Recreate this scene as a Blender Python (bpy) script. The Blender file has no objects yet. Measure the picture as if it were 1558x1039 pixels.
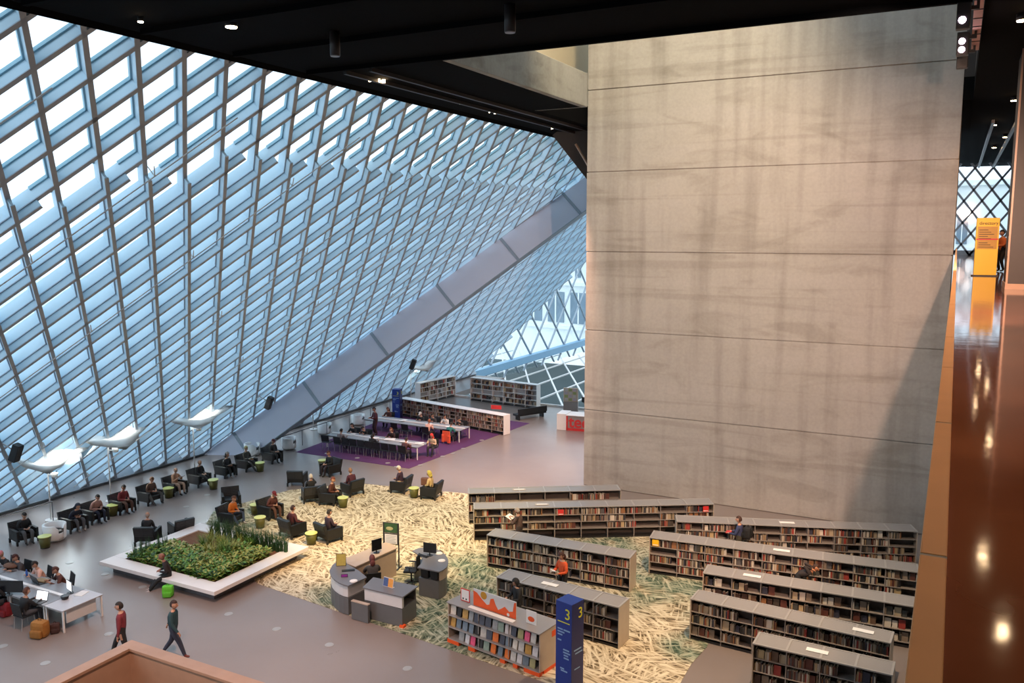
import bpy, bmesh, math, random
import numpy as np
from mathutils import Vector, Matrix
random.seed(7); rng = np.random.RandomState(7)
SC = bpy.context.scene
COL = SC.collection

# ------------------------------------------------------------------ camera
FPX, YAW, PITCH, HCAM = 1291.8, 0.480049, 0.126539, 12.5
cF = Vector((-math.sin(YAW)*math.cos(PITCH), math.cos(YAW)*math.cos(PITCH), -math.sin(PITCH)))
cR = Vector((math.cos(YAW), math.sin(YAW), 0)); cU = cR.cross(cF)
cam_d = bpy.data.cameras.new('camera'); cam = bpy.data.objects.new('camera', cam_d); COL.objects.link(cam)
cam_d.sensor_width = 36; cam_d.lens = FPX/1558*36; cam_d.clip_end = 2000; cam_d.clip_start = .05
M = Matrix((cR, cU, -cF)).transposed().to_4x4(); M.translation = (0, 0, HCAM); cam.matrix_world = M
SC.camera = cam

# ------------------------------------------------------------------ sky, exposure
w = bpy.data.worlds.new('overcast_sky'); SC.world = w; w.use_nodes = True
bg = w.node_tree.nodes['Background']; bg.inputs[0].default_value = (.78, .90, 1.0, 1); bg.inputs[1].default_value = 1.5
SC.view_settings.view_transform = 'Standard'; SC.view_settings.look = 'None'
SC.view_settings.gamma = 1; SC.view_settings.use_curve_mapping = False; SC.view_settings.exposure = 0.52
SC.cycles.use_denoising = True; SC.cycles.transparent_max_bounces = 10; SC.cycles.max_bounces = 5; SC.cycles.use_adaptive_sampling = True; SC.cycles.adaptive_threshold = .035
SC.cycles.caustics_reflective = False; SC.cycles.caustics_refractive = False
SC.cycles.sample_clamp_indirect = 6

def lamp(name, kind, loc, target, energy, color, size=.3, spot=60, blend=.6):
    d = bpy.data.lights.new(name, kind); d.energy = energy; d.color = color
    if kind == 'SPOT': d.spot_size = math.radians(spot); d.spot_blend = blend; d.shadow_soft_size = size
    elif kind == 'AREA': d.shape = 'RECTANGLE'; d.size, d.size_y = size if isinstance(size, tuple) else (size, size)
    else: d.shadow_soft_size = size
    o = bpy.data.objects.new(name, d); COL.objects.link(o); o.location = loc
    o.rotation_euler = (Vector(target)-Vector(loc)).to_track_quat('-Z', 'Y').to_euler()
    return o
WARM = (1.0, .64, .42); AMBER = (1.0, .72, .36); PINK = (1.0, .62, .47)
# the hall's own spotlights: ceiling downlights and the floodlights along the balcony ceiling
lamp('wall_flood_lamp', 'SPOT', (-.62, 18.6, 16.7), (-9.5, 38.3, 9.0), 2300, (1, .72, .56), .12, 74, .7)
lamp('wall_flood_lamp', 'SPOT', (-.62, 24.7, 16.7), (-5.5, 38.3, 10.0), 900, (1, .70, .55), .12, 80, .8)
lamp('balcony_flood_lamp', 'SPOT', (1.0, 13.0, 15.2), (-6.5, 38.3, 6.0), 9500, (1, .60, .42), .10, 66, .7)
lamp('carpet_lamp', 'SPOT', (-13.5, 21.0, 17.2), (-20.5, 29.5, 0), 15000, (1, .72, .38), .3, 46, .8)
lamp('shelf_lamp', 'SPOT', (-3.0, 21.0, 17.2), (-6.5, 27.0, 0), 8000, (1, .72, .46), .3, 64, .9)
lamp('entry_lamp', 'SPOT', (-14.0, 13.5, 17.2), (-21.0, 18.0, 0), 6500, PINK, .3, 64, .9)
lamp('aisle_lamp', 'SPOT', (-16.5, 36.0, 17.2), (-22.0, 41.0, 0), 15000, (1, .58, .42), .3, 58, .9)
lamp('stair_lamp', 'SPOT', (-9.5, 5.0, 17.2), (-12.5, 11.0, 4.0), 5600, PINK, .3, 60, .8)

# ------------------------------------------------------------------ helpers
def at(px, py, z=0.0):
    """floor point (at height z) seen at a pixel of the 1558 x 1039 frame"""
    d = cF + cR*((px-779)/FPX) - cU*((py-519.5)/FPX)
    return Vector((0, 0, HCAM)) + d*((z-HCAM)/d.z)
def facing(p, px, py, dx, dy):
    q = at(px+dx, py+dy); v = q-p
    return math.atan2(-v.x, v.y)
def tag(o, label=None, cat=None, group=None, kind=None):
    if label: o['label'] = label
    if cat: o['category'] = cat
    if group: o['group'] = group
    if kind: o['kind'] = kind
    return o
def empty(name, loc=(0, 0, 0), rz=0, parent=None):
    o = bpy.data.objects.new(name, None); COL.objects.link(o); o.location = loc; o.rotation_euler = (0, 0, rz)
    o.empty_display_size = .1
    if parent: o.parent = parent
    return o
class MB:
    def __init__(s): s.bm = bmesh.new(); s.mi = 0
    def _done(s, vs):
        fs = set()
        for v in vs: fs.update(v.link_faces)
        for f in fs: f.material_index = s.mi
        return vs
    def box(s, x0, y0, z0, x1, y1, z1, bev=0, rot=None):
        r = bmesh.ops.create_cube(s.bm, size=1)['verts']
        for v in r:
            v.co = Vector(((x0+x1)/2+v.co.x*(x1-x0), (y0+y1)/2+v.co.y*(y1-y0), (z0+z1)/2+v.co.z*(z1-z0)))
            if rot is not None: v.co = rot @ v.co
        s._done(r)
        if bev:
            es = set(); [es.update(v.link_edges) for v in r]
            b = bmesh.ops.bevel(s.bm, geom=list(es), offset=bev, segments=2, affect='EDGES', profile=.6)
            for f in b['faces']: f.material_index = s.mi
        return s
    def cyl(s, p0, p1, r0, r1=None, n=12, caps=True):
        p0, p1 = Vector(p0), Vector(p1); r1 = r0 if r1 is None else r1
        d = p1-p0; q = d.to_track_quat('Z', 'Y').to_matrix()
        a = []; b = []
        for i in range(n):
            t = 2*math.pi*i/n; c = Vector((math.cos(t), math.sin(t), 0))
            a.append(s.bm.verts.new(p0+q@(c*r0))); b.append(s.bm.verts.new(p1+q@(c*r1)))
        for i in range(n):
            f = s.bm.faces.new((a[i], a[(i+1) % n], b[(i+1) % n], b[i])); f.material_index = s.mi; f.smooth = n > 6
        if caps:
            s.bm.faces.new(a[::-1]).material_index = s.mi; s.bm.faces.new(b).material_index = s.mi
        return s
    def prism(s, pts, z0, z1):
        a = [s.bm.verts.new((p[0], p[1], z0)) for p in pts]; b = [s.bm.verts.new((p[0], p[1], z1)) for p in pts]
        n = len(pts)
        s.bm.faces.new(a[::-1]).material_index = s.mi; s.bm.faces.new(b).material_index = s.mi
        for i in range(n): s.bm.faces.new((a[i], a[(i+1) % n], b[(i+1) % n], b[i])).material_index = s.mi
        return s
    def beam(s, p0, p1, wb, wn, bdir, ndir):
        """box from p0 to p1; half width wb along bdir; wn=(n0,n1) along ndir"""
        p0, p1, b, n = Vector(p0), Vector(p1), Vector(bdir), Vector(ndir); vs = []
        for p in (p0, p1):
            for (sb, sn) in ((-wb, wn[0]), (wb, wn[0]), (wb, wn[1]), (-wb, wn[1])): vs.append(s.bm.verts.new(p+b*sb+n*sn))
        for q in ((0, 1, 2, 3), (7, 6, 5, 4), (0, 4, 5, 1), (1, 5, 6, 2), (2, 6, 7, 3), (3, 7, 4, 0)):
            s.bm.faces.new([vs[i] for i in q]).material_index = s.mi
        return s
    def ball(s, c, r, sx=1, sy=1, sz=1, u=12, v=8, rot=None):
        vs = bmesh.ops.create_uvsphere(s.bm, u_segments=u, v_segments=v, radius=r)['verts']
        for k in vs:
            p = Vector((k.co.x*sx, k.co.y*sy, k.co.z*sz))
            if rot is not None: p = rot @ p
            k.co = p+Vector(c)
        s._done(vs)
        for k in vs:
            for f in k.link_faces: f.smooth = True
        return s
    def mesh(s, name):
        bmesh.ops.recalc_face_normals(s.bm, faces=s.bm.faces[:])
        me = bpy.data.meshes.new(name); s.bm.to_mesh(me); s.bm.free(); return me
    def build(s, name, mats, parent=None, loc=(0, 0, 0), rz=0):
        return link(name, s.mesh(name), mats, parent, loc, rz)
def link(name, me, mats, parent=None, loc=(0, 0, 0), rz=0):
    if mats is not None and not me.materials:
        for m in (mats if isinstance(mats, (list, tuple)) else [mats]): me.materials.append(m)
    o = bpy.data.objects.new(name, me); COL.objects.link(o); o.location = loc; o.rotation_euler = (0, 0, rz)
    if parent: o.parent = parent
    return o
def copy_tree(o, parent=None):
    c = o.copy(); COL.objects.link(c); c.parent = parent
    for ch in o.children: copy_tree(ch, c)
    return c
def text(name, body, size, mat, parent, loc, rot, ext=.004, align='CENTER', bold=0):
    cu = bpy.data.curves.new(name, 'FONT'); cu.body = body; cu.size = size; cu.extrude = ext; cu.offset = bold; cu.align_x = align; cu.align_y = 'CENTER'
    cu.materials.append(mat); tmp = bpy.data.objects.new(name, cu); COL.objects.link(tmp)
    me = bpy.data.meshes.new_from_object(tmp.evaluated_get(bpy.context.evaluated_depsgraph_get())); bpy.data.objects.remove(tmp)
    o = bpy.data.objects.new(name, me); COL.objects.link(o); o.parent = parent; o.location = loc; o.rotation_euler = rot
    return o

# ------------------------------------------------------------------ materials
def nodes(name):
    m = bpy.data.materials.new(name); m.use_nodes = True; nt = m.node_tree
    return m, nt, nt.nodes['Principled BSDF']
def hexc(c): return (*c, 1)
def mat(name, c, rough=.6, metal=0, var=.12, scale=6, bump=0, spec=.5):
    m, nt, b = nodes(name)
    b.inputs['Roughness'].default_value = rough; b.inputs['Metallic'].default_value = metal
    b.inputs['Specular IOR Level'].default_value = spec
    tc = nt.nodes.new('ShaderNodeTexCoord'); nz = nt.nodes.new('ShaderNodeTexNoise'); nz.inputs['Scale'].default_value = scale
    nz.inputs['Detail'].default_value = 4
    nt.links.new(tc.outputs['Object'], nz.inputs['Vector'])
    mx = nt.nodes.new('ShaderNodeMix'); mx.data_type = 'RGBA'
    mx.inputs[6].default_value = hexc([max(0, x*(1-var)) for x in c]); mx.inputs[7].default_value = hexc([min(1, x*(1+var)) for x in c])
    nt.links.new(nz.outputs['Fac'], mx.inputs[0]); nt.links.new(mx.outputs[2], b.inputs['Base Color'])
    if bump:
        bp = nt.nodes.new('ShaderNodeBump'); bp.inputs['Strength'].default_value = bump; bp.inputs['Distance'].default_value = .02
        nt.links.new(nz.outputs['Fac'], bp.inputs['Height']); nt.links.new(bp.outputs[0], b.inputs['Normal'])
    return m
def ramp(nt, src, stops):
    r = nt.nodes.new('ShaderNodeValToRGB'); nt.links.new(src, r.inputs[0]); e = r.color_ramp.elements
    while len(e) > 1: e.remove(e[-1])
    e[0].position, e[0].color = stops[0][0], hexc(stops[0][1])
    for p, c in stops[1:]:
        k = e.new(p); k.color = hexc(c)
    return r
def emit(name, c, strength):
    m = bpy.data.materials.new(name); m.use_nodes = True; nt = m.node_tree; nt.nodes.clear()
    o = nt.nodes.new('ShaderNodeOutputMaterial'); e = nt.nodes.new('ShaderNodeEmission')
    e.inputs[0].default_value = hexc(c); e.inputs[1].default_value = strength; nt.links.new(e.outputs[0], o.inputs[0]); return m
def glass(name, tint, gloss=.06):
    m = bpy.data.materials.new(name); m.use_nodes = True; nt = m.node_tree; nt.nodes.clear()
    o = nt.nodes.new('ShaderNodeOutputMaterial'); t = nt.nodes.new('ShaderNodeBsdfTransparent'); g = nt.nodes.new('ShaderNodeBsdfGlossy')
    t.inputs[0].default_value = hexc(tint); g.inputs['Roughness'].default_value = .05
    x = nt.nodes.new('ShaderNodeMixShader'); x.inputs[0].default_value = gloss
    nt.links.new(t.outputs[0], x.inputs[1]); nt.links.new(g.outputs[0], x.inputs[2]); nt.links.new(x.outputs[0], o.inputs[0]); return m

def concrete(name, base, rough=.85):
    m, nt, b = nodes(name); b.inputs['Roughness'].default_value = rough
    tc = nt.nodes.new('ShaderNodeTexCoord')
    def nz(scale, vec=None, detail=8, sc=(1, 1, 1), dist=0):
        mp = nt.nodes.new('ShaderNodeMapping'); mp.inputs['Scale'].default_value = sc; nt.links.new(tc.outputs['Object'], mp.inputs[0])
        n = nt.nodes.new('ShaderNodeTexNoise'); n.inputs['Scale'].default_value = scale; n.inputs['Detail'].default_value = detail
        n.inputs['Distortion'].default_value = dist; nt.links.new(mp.outputs[0], n.inputs['Vector']); return n.outputs['Fac']
    big = nz(.25, sc=(1, 1, 1.6)); streak = nz(1.0, sc=(1.6, 1, .12)); cloud = nz(.55, sc=(.5, 1, 1.6), dist=1.2); fine = nz(9)
    layer = nz(.6, sc=(.12, 1, 3.0), dist=.6)
    def mul(a, b_):
        x = nt.nodes.new('ShaderNodeMix'); x.data_type = 'RGBA'; x.blend_type = 'MULTIPLY'; x.inputs[0].default_value = 1
        nt.links.new(a, x.inputs[6]); nt.links.new(b_, x.inputs[7]); return x.outputs[2]
    c1 = ramp(nt, big, [(.3, [x*.90 for x in base]), (.7, base)]).outputs[0]
    c2 = ramp(nt, streak, [(.30, (.80, .79, .78)), (.52, (1, 1, 1)), (.75, (1, 1, 1))]).outputs[0]
    c3 = ramp(nt, cloud, [(.34, (.84, .83, .81)), (.46, (.99, .99, .98)), (.62, (1, 1, 1)), (.7, (1.0, 1.0, 1.0))]).outputs[0]
    c4 = ramp(nt, fine, [(.3, (.9, .9, .9)), (.7, (1, 1, 1))]).outputs[0]
    c5 = ramp(nt, layer, [(.36, (.86, .85, .835)), (.44, (.98, .98, .97)), (.6, (1, 1, 1))]).outputs[0]
    nt.links.new(mul(mul(mul(mul(c1, c2), c3), c4), c5), b.inputs['Base Color'])
    bp = nt.nodes.new('ShaderNodeBump'); bp.inputs['Strength'].default_value = .25; bp.inputs['Distance'].default_value = .03
    nt.links.new(cloud, bp.inputs['Height']); nt.links.new(bp.outputs[0], b.inputs['Normal'])
    return m

MT = {}
MT['concrete'] = concrete('board_marked_concrete', (.45, .42, .39))
MT['upstand'] = concrete('grey_concrete', (.42, .41, .37))
MT['black'] = mat('black_ceiling_paint', (.0035, .0036, .004), .95, var=.2, spec=.05)
MT['dark_steel'] = mat('dark_steel', (.03, .024, .024), .5)
MT['blue_steel'] = mat('pale_blue_steel_paint', (.60, .76, .86), .42, var=.05, scale=2)
MT['blue_flange'] = mat('grey_steel_flange', (.44, .50, .57), .5, var=.06, scale=2)
MT['mullion'] = mat('teal_mullion', (.30, .50, .60), .4, var=.05, scale=2)
MT['lilac'] = mat('pale_lilac_steel_paint', (.60, .63, .74), .5, var=.05, scale=.5)
MT['seam'] = mat('grey_seam', (.28, .34, .40), .5)
MT['glass'] = glass('clear_glass', (.93, .975, 1.0), .05)
MT['frosted'] = mat('frosted_shelf_top', (.27, .255, .25), .35, var=.06, scale=20)
MT['white_metal'] = mat('white_metal', (.78, .77, .76), .35, var=.04)
MT['grey_metal'] = mat('grey_metal', (.40, .385, .375), .35, .3, var=.06)
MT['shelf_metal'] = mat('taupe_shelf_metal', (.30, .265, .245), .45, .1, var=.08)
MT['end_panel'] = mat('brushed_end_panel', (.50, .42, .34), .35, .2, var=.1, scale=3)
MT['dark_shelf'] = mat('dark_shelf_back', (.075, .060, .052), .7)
MT['chair_black'] = mat('black_upholstery', (.009, .0095, .011), .5, var=.3, scale=30, bump=.2)
MT['chair_waffle'] = mat('black_waffle_fabric', (.040, .041, .045), .6, var=.3, scale=40)
MT['lime'] = mat('lime_plastic', (.42, .44, .02), .4, var=.05)
MT['lime_top'] = mat('pale_lime_top', (.68, .72, .22), .3, var=.05)
MT['purple'] = mat('purple_carpet', (.085, .022, .100), .9, var=.2, scale=40)
MT['planter'] = mat('white_planter_stone', (.80, .76, .74), .4, var=.05, scale=3)
MT['planter_base'] = mat('grey_planter_base', (.13, .12, .13), .6)
MT['soil'] = mat('brown_soil', (.16, .07, .035), .95, var=.4, scale=8, bump=.6)
MT['leaf'] = mat('green_leaf', (.10, .24, .035), .5, var=.4, scale=9)
MT['leaf2'] = mat('yellow_green_leaf', (.30, .33, .07), .5, var=.3, scale=9)
MT['leaf3'] = mat('dark_green_leaf', (.035, .10, .035), .5, var=.4, scale=9)
MT['leaf4'] = mat('pale_variegated_leaf', (.46, .46, .22), .5, var=.3, scale=9)
MT['desk_top'] = mat('grey_laminate_top', (.16, .155, .165), .35, var=.06)
MT['desk_grey'] = mat('grey_desk_panel', (.115, .12, .125), .45, var=.06)
MT['desk_white'] = mat('frosted_white_panel', (.62, .63, .64), .3, var=.05)
MT['desk_wood'] = mat('beige_laminate', (.42, .33, .26), .4, var=.06)
MT['orange'] = mat('orange_paint', (.80, .10, .015), .5, var=.08)
MT['red'] = mat('red_paint', (.62, .035, .035), .5, var=.06)
MT['blue'] = mat('royal_blue_paint', (.010, .038, .26), .4, var=.06, scale=2)
MT['blue_dark'] = mat('darker_blue', (.014, .020, .115), .4, var=.08, scale=2)
MT['yellow_print'] = mat('yellow_lettering', (.75, .75, .03), .5, var=.02)
MT['pale_print'] = mat('pale_blue_lettering', (.25, .42, .68), .5, var=.02)
MT['yellow'] = mat('yellow_sign_paint', (.90, .52, .015), .4, var=.04)
MT['yellow_dim'] = mat('amber_sign_paint', (.50, .25, .02), .4, var=.1)
MT['text_black'] = mat('black_lettering', (.01, .01, .01), .6)
MT['screen'] = emit('lit_screen', (.93, .95, 1), 1.3)
MT['screen_off'] = mat('black_screen', (.008, .009, .012), .15)
MT['device'] = mat('black_plastic', (.015, .015, .017), .4)
MT['paper'] = mat('white_paper', (.80, .79, .77), .8, var=.04)
MT['table_white'] = mat('white_table_laminate', (.50, .50, .53), .3, var=.04)
MT['table_grey'] = mat('grey_table_laminate', (.24, .25, .27), .35, var=.06)
MT['wood'] = mat('honey_wood', (.46, .29, .20), .4, var=.14, scale=3)
MT['cap_wood'] = mat('tan_cap', (.62, .36, .17), .5, var=.12, scale=5)
MT['white_fabric'] = mat('white_reflector', (.92, .93, .92), .5, var=.02)
MT['bright_lamp'] = emit('lamp_glow', (1, .93, .82), 25)
MT['warm_glow'] = emit('downlight_glow', (1, .70, .40), 40)
MT['flood_glow'] = emit('floodlight_glow', (1, .72, .85), 18)
MT['cream'] = mat('cream_wall', (.86, .74, .52), .7, var=.03)
MT['pink_trim'] = mat('pink_lit_trim', (.72, .44, .36), .6)
MT['handrail'] = mat('grey_handrail', (.12, .12, .13), .4, .5)
# ------------------------------------------------------------------ floor materials
def floor_mat():
    m, nt, b = nodes('polished_concrete_floor')
    tc = nt.nodes.new('ShaderNodeTexCoord'); n = nt.nodes.new('ShaderNodeTexNoise'); n.inputs['Scale'].default_value = .35; n.inputs['Detail'].default_value = 9
    nt.links.new(tc.outputs['Object'], n.inputs['Vector'])
    r = ramp(nt, n.outputs['Fac'], [(.25, (.215, .172, .155)), (.75, (.255, .210, .192))])
    nt.links.new(r.outputs[0], b.inputs['Base Color'])
    n2 = nt.nodes.new('ShaderNodeTexNoise'); n2.inputs['Scale'].default_value = 1.3; n2.inputs['Detail'].default_value = 5
    nt.links.new(tc.outputs['Object'], n2.inputs['Vector'])
    r2 = ramp(nt, n2.outputs['Fac'], [(.2, (.27, .27, .27)), (.8, (.31, .31, .31))]); nt.links.new(r2.outputs[0], b.inputs['Roughness'])
    b.inputs['Specular IOR Level'].default_value = .6
    return m
def garden_carpet():
    m, nt, b = nodes('garden_print_carpet'); b.inputs['Roughness'].default_value = .95; b.inputs['Specular IOR Level'].default_value = .1
    tc = nt.nodes.new('ShaderNodeTexCoord')
    wob = nt.nodes.new('ShaderNodeTexNoise'); wob.inputs['Scale'].default_value = .35; wob.inputs['Detail'].default_value = 2
    nt.links.new(tc.outputs['Object'], wob.inputs['Vector'])
    def strand(angle, sc, scale, k=3.2):
        sub = nt.nodes.new('ShaderNodeVectorMath'); sub.operation = 'MULTIPLY_ADD'; sub.inputs[1].default_value = (k, k, 0)
        nt.links.new(wob.outputs['Color'], sub.inputs[0]); nt.links.new(tc.outputs['Object'], sub.inputs[2])
        mp = nt.nodes.new('ShaderNodeMapping'); mp.inputs['Rotation'].default_value = (0, 0, angle); mp.inputs['Scale'].default_value = sc
        nt.links.new(sub.outputs[0], mp.inputs[0])
        n = nt.nodes.new('ShaderNodeTexNoise'); n.inputs['Scale'].default_value = scale; n.inputs['Detail'].default_value = 3
        nt.links.new(mp.outputs[0], n.inputs['Vector']); return n.outputs['Fac']
    def mathn(op, a, c):
        x = nt.nodes.new('ShaderNodeMath'); x.operation = op
        for i, v in enumerate((a, c)):
            if hasattr(v, 'links'): nt.links.new(v, x.inputs[i])
            else: x.inputs[i].default_value = v
        return x.outputs[0]
    def patch(vs, sc, scale, spread, off):
        vo = nt.nodes.new('ShaderNodeTexVoronoi'); vo.inputs['Scale'].default_value = vs; vo.inputs['Randomness'].default_value = 1
        add = nt.nodes.new('ShaderNodeVectorMath'); add.operation = 'MULTIPLY_ADD'; add.inputs[1].default_value = (1.6, 1.6, 0); nt.links.new(wob.outputs['Color'], add.inputs[0]); nt.links.new(tc.outputs['Object'], add.inputs[2])
        nt.links.new(add.outputs[0], vo.inputs['Vector'])
        sx = nt.nodes.new('ShaderNodeSeparateXYZ'); nt.links.new(vo.outputs['Color'], sx.inputs[0])
        ang = nt.nodes.new('ShaderNodeMath'); ang.operation = 'MULTIPLY_ADD'; ang.inputs[1].default_value = spread; ang.inputs[2].default_value = off; nt.links.new(sx.outputs[0], ang.inputs[0])
        vr = nt.nodes.new('ShaderNodeVectorRotate'); vr.rotation_type = 'Z_AXIS'; nt.links.new(tc.outputs['Object'], vr.inputs['Vector']); nt.links.new(ang.outputs[0], vr.inputs['Angle'])
        mp = nt.nodes.new('ShaderNodeMapping'); mp.inputs['Scale'].default_value = sc; nt.links.new(vr.outputs[0], mp.inputs[0])
        n = nt.nodes.new('ShaderNodeTexNoise'); n.inputs['Scale'].default_value = scale; n.inputs['Detail'].default_value = 2.5; n.inputs['Distortion'].default_value = .4
        nt.links.new(mp.outputs[0], n.inputs['Vector']); return n.outputs['Fac']
    a = patch(.55, (.8, 7, 1), 1.3, 2.2, -.6); c = patch(.9, (1.1, 7, 1), 1.4, 2.6, -.4); d = patch(.7, (.9, 8, 1), 1.2, 2.4, -1.2)
    s = mathn('MAXIMUM', mathn('MAXIMUM', a, c), mathn('MULTIPLY', d, .96))
    straw = ramp(nt, s, [(.44, (.10, .07, .04)), (.50, (.30, .23, .14)), (.545, (.52, .43, .29)), (.62, (.68, .59, .42)), (.78, (.78, .70, .53))])
    green = ramp(nt, s, [(.44, (.03, .05, .035)), (.51, (.09, .13, .085)), (.57, (.20, .235, .165)), (.66, (.38, .40, .29)), (.8, (.52, .52, .39))])
    masks = None
    for (px, py, rad) in ((672, 925, 5.0), (735, 880, 3.6), (1000, 880, 3.6), (900, 830, 3.0), (520, 905, 1.6), (1050, 985, 1.2), (345, 790, 3.0), (690, 960, 3.0)):
        p = at(px, py)
        v = nt.nodes.new('ShaderNodeVectorMath'); v.operation = 'DISTANCE'; v.inputs[1].default_value = p
        nt.links.new(tc.outputs['Object'], v.inputs[0])
        q = nt.nodes.new('ShaderNodeMapRange'); q.inputs['From Min'].default_value = rad*.45; q.inputs['From Max'].default_value = rad
        q.inputs['To Min'].default_value = 1; q.inputs['To Max'].default_value = 0
        nt.links.new(v.outputs['Value'], q.inputs['Value'])
        masks = q.outputs[0] if masks is None else mathn('MAXIMUM', masks, q.outputs[0])
    masks = mathn('MULTIPLY', masks, ramp(nt, strand(.2, (1, 1, 1), .8), [(.35, (.35, .35, .35)), (.55, (1, 1, 1))]).outputs[0])
    x = nt.nodes.new('ShaderNodeMix'); x.data_type = 'RGBA'; nt.links.new(masks, x.inputs[0]); nt.links.new(straw.outputs[0], x.inputs[6]); nt.links.new(green.outputs[0], x.inputs[7])
    nt.links.new(x.outputs[2], b.inputs['Base Color'])
    return m
def gloss_floor():
    m, nt, b = nodes('polished_red_brown_floor')
    tc = nt.nodes.new('ShaderNodeTexCoord'); n = nt.nodes.new('ShaderNodeTexNoise'); n.inputs['Scale'].default_value = .8; n.inputs['Detail'].default_value = 8
    nt.links.new(tc.outputs['Object'], n.inputs['Vector'])
    nt.links.new(ramp(nt, n.outputs['Fac'], [(.3, (.095, .040, .026)), (.7, (.155, .070, .046))]).outputs[0], b.inputs['Base Color'])
    b.inputs['Roughness'].default_value = .07; b.inputs['Specular IOR Level'].default_value = .7
    n2 = nt.nodes.new('ShaderNodeTexNoise'); n2.inputs['Scale'].default_value = 2.2; nt.links.new(tc.outputs['Object'], n2.inputs['Vector'])
    bp = nt.nodes.new('ShaderNodeBump'); bp.inputs['Strength'].default_value = .06; bp.inputs['Distance'].default_value = .02
    nt.links.new(n2.outputs['Fac'], bp.inputs['Height']); nt.links.new(bp.outputs[0], b.inputs['Normal'])
    return m
MT['floor'] = floor_mat(); MT['carpet'] = garden_carpet(); MT['gloss_floor'] = gloss_floor()

def struct(o): o['kind'] = 'structure'; return o
ZC = 17.63           # underside of the black ceiling
ZB = HCAM-1.6        # balcony floor
YW = 38.28           # face of the concrete tower
YEND = 64.6          # end of the sloping facade and of the floor

# ------------------------------------------------------------------ floors, walls, ceiling
struct(MB().box(-37.9, -12, -.4, 12, 55.4, 0).box(-37.9, 55.4, -.4, -34.4, YEND, 0).build('floor', MT['floor']))
struct(MB().box(-34.4, 55.25, 0, 0, 55.4, .14, .01).build('trim_1', MT['white_metal']))
cpts = [at(*p) for p in ((392, 888), (470, 915), (840, 1042), (900, 1078), (1022, 1062), (1052, 1010), (1075, 985), (1110, 905), (1250, 900), (1100, 826), (960, 790), (720, 752), (600, 741), (545, 735), (440, 746), (325, 778), (312, 800))]
o = MB().prism(cpts, 0, .012).build('garden_carpet', MT['carpet']); tag(o, 'straw and green garden-print carpet under the shelves and the desk', 'carpet')
ppts = [at(*p) for p in ((450, 688), (622, 713), (806, 644), (640, 622), (590, 636))]
o = MB().prism(ppts, 0, .012).build('purple_carpet', MT['purple']); tag(o, 'deep purple carpet under the two long study tables', 'carpet')

# tower of board-marked concrete: each pour is a piece, recessed joints between
tower = struct(empty('wall_tower'))
XL, XR = -15.9, -.12
MB().box(XL+.06, YW+.06, 0, XR-.06, YW+11.94, 30).build('core', MT['concrete'], tower)
zs = [0, 3.86, 7.82, 11.63, 15.40, 19.20, 23.0, 30]
for a_, b_ in zip(zs, zs[1:]):
    ins = random.uniform(0, .02)
    MB().box(XL+ins, YW+ins, a_+.02, XR-ins, YW+12, b_-.02, .015).build('concrete_lift', MT['concrete'], tower)

ceil = struct(empty('ceiling'))
MB().box(-18.95, -12, ZC, 12, 22.1, ZC+.9).build('ceiling_slab', MT['black'], ceil)
MB().box(-18.95, 22.1, ZC, -14.0, 33, ZC+.9).build('ceiling_slab', MT['black'], ceil)
MB().box(-18.95, 33, ZC, -16.0, 70, ZC+.9).build('ceiling_slab', MT['black'], ceil)
MB().box(.24, 22.1, ZC, 12, 76, ZC+.9).build('ceiling_slab', MT['black'], ceil)
MB().box(-.3, YW+.02, ZC+.02, .24, 76, ZC+.9).build('ceiling_slab', MT['black'], ceil)
for x in (-17.6, -16.6): MB().box(x, 22.2, ZC-.12, x+.12, 60, ZC).build('ceiling_rib', MT['dark_steel'], ceil)
for y in np.arange(3, 22, 3.1): MB().box(-18.6, y, ZC-.14, 0, y+.14, ZC).build('ceiling_rib', MT['black'], ceil)
for x in (3.6, 5.2): MB().cyl((x, 2, ZC-.35), (x, 70, ZC-.35), .22, n=12).build('ceiling_duct', MT['dark_steel'], ceil)
for x in (1.0, 1.9): MB().box(x, 42, ZC-.5, x+.12, 70, ZC-.36).build('ceiling_tray', MT['handrail'], ceil)

up = struct(MB().box(-14.0, 22.1, ZC, -13.75, 33.1, 18.97, .02).build('wall_upstand', MT['upstand']))
MB().box(-16.1, 32.9, ZC, -14.0, 33.1, 18.97, .02).build('return', MT['upstand'], up)
atr = struct(empty('wall_atrium'))
MB().box(-18.95, 22.1, ZC+.9, -18.75, 60, 31).build('atrium_wall', MT['cream'], atr)
MB().box(-18.95, 21.6, ZC+.9, .44, 22.1, 31).build('atrium_wall', MT['cream'], atr)
MB().box(.24, 22.1, ZC+.9, .44, YW, 31).build('atrium_wall', MT['dark_steel'], atr)
MB().box(-.3, YW+.05, ZC+.1, .44, YW+.3, 31).build('atrium_wall', MT['dark_steel'], atr)
MB().box(-18.95, 59.8, ZC+.9, XL, 60, 31).build('atrium_wall', MT['cream'], atr)
MB().box(-18.7, 22.2, 31, .44, 60, 31.04).build('skylight_pane', MT['glass'], atr)
lamp('atrium_warm_fill', 'SPOT', (-9, 26.0, 29.5), (-13, 36, 19), 9000, (1, .80, .52), .4, 75, .7)  # added warm fill; the atrium's own light comes from the skylight

# walls out of the frame that close the room
struct(MB().box(-18.95, -12.4, 0, 12, -12, ZC).build('wall_back', MT['upstand']))
struct(MB().box(12, -12, 0, 12.3, 76, ZC).build('wall_right', MT['dark_steel']))
struct(MB().box(.35, -12, 0, .6, 60, ZB-.5).build('wall_below_balcony', MT['upstand']))

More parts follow.
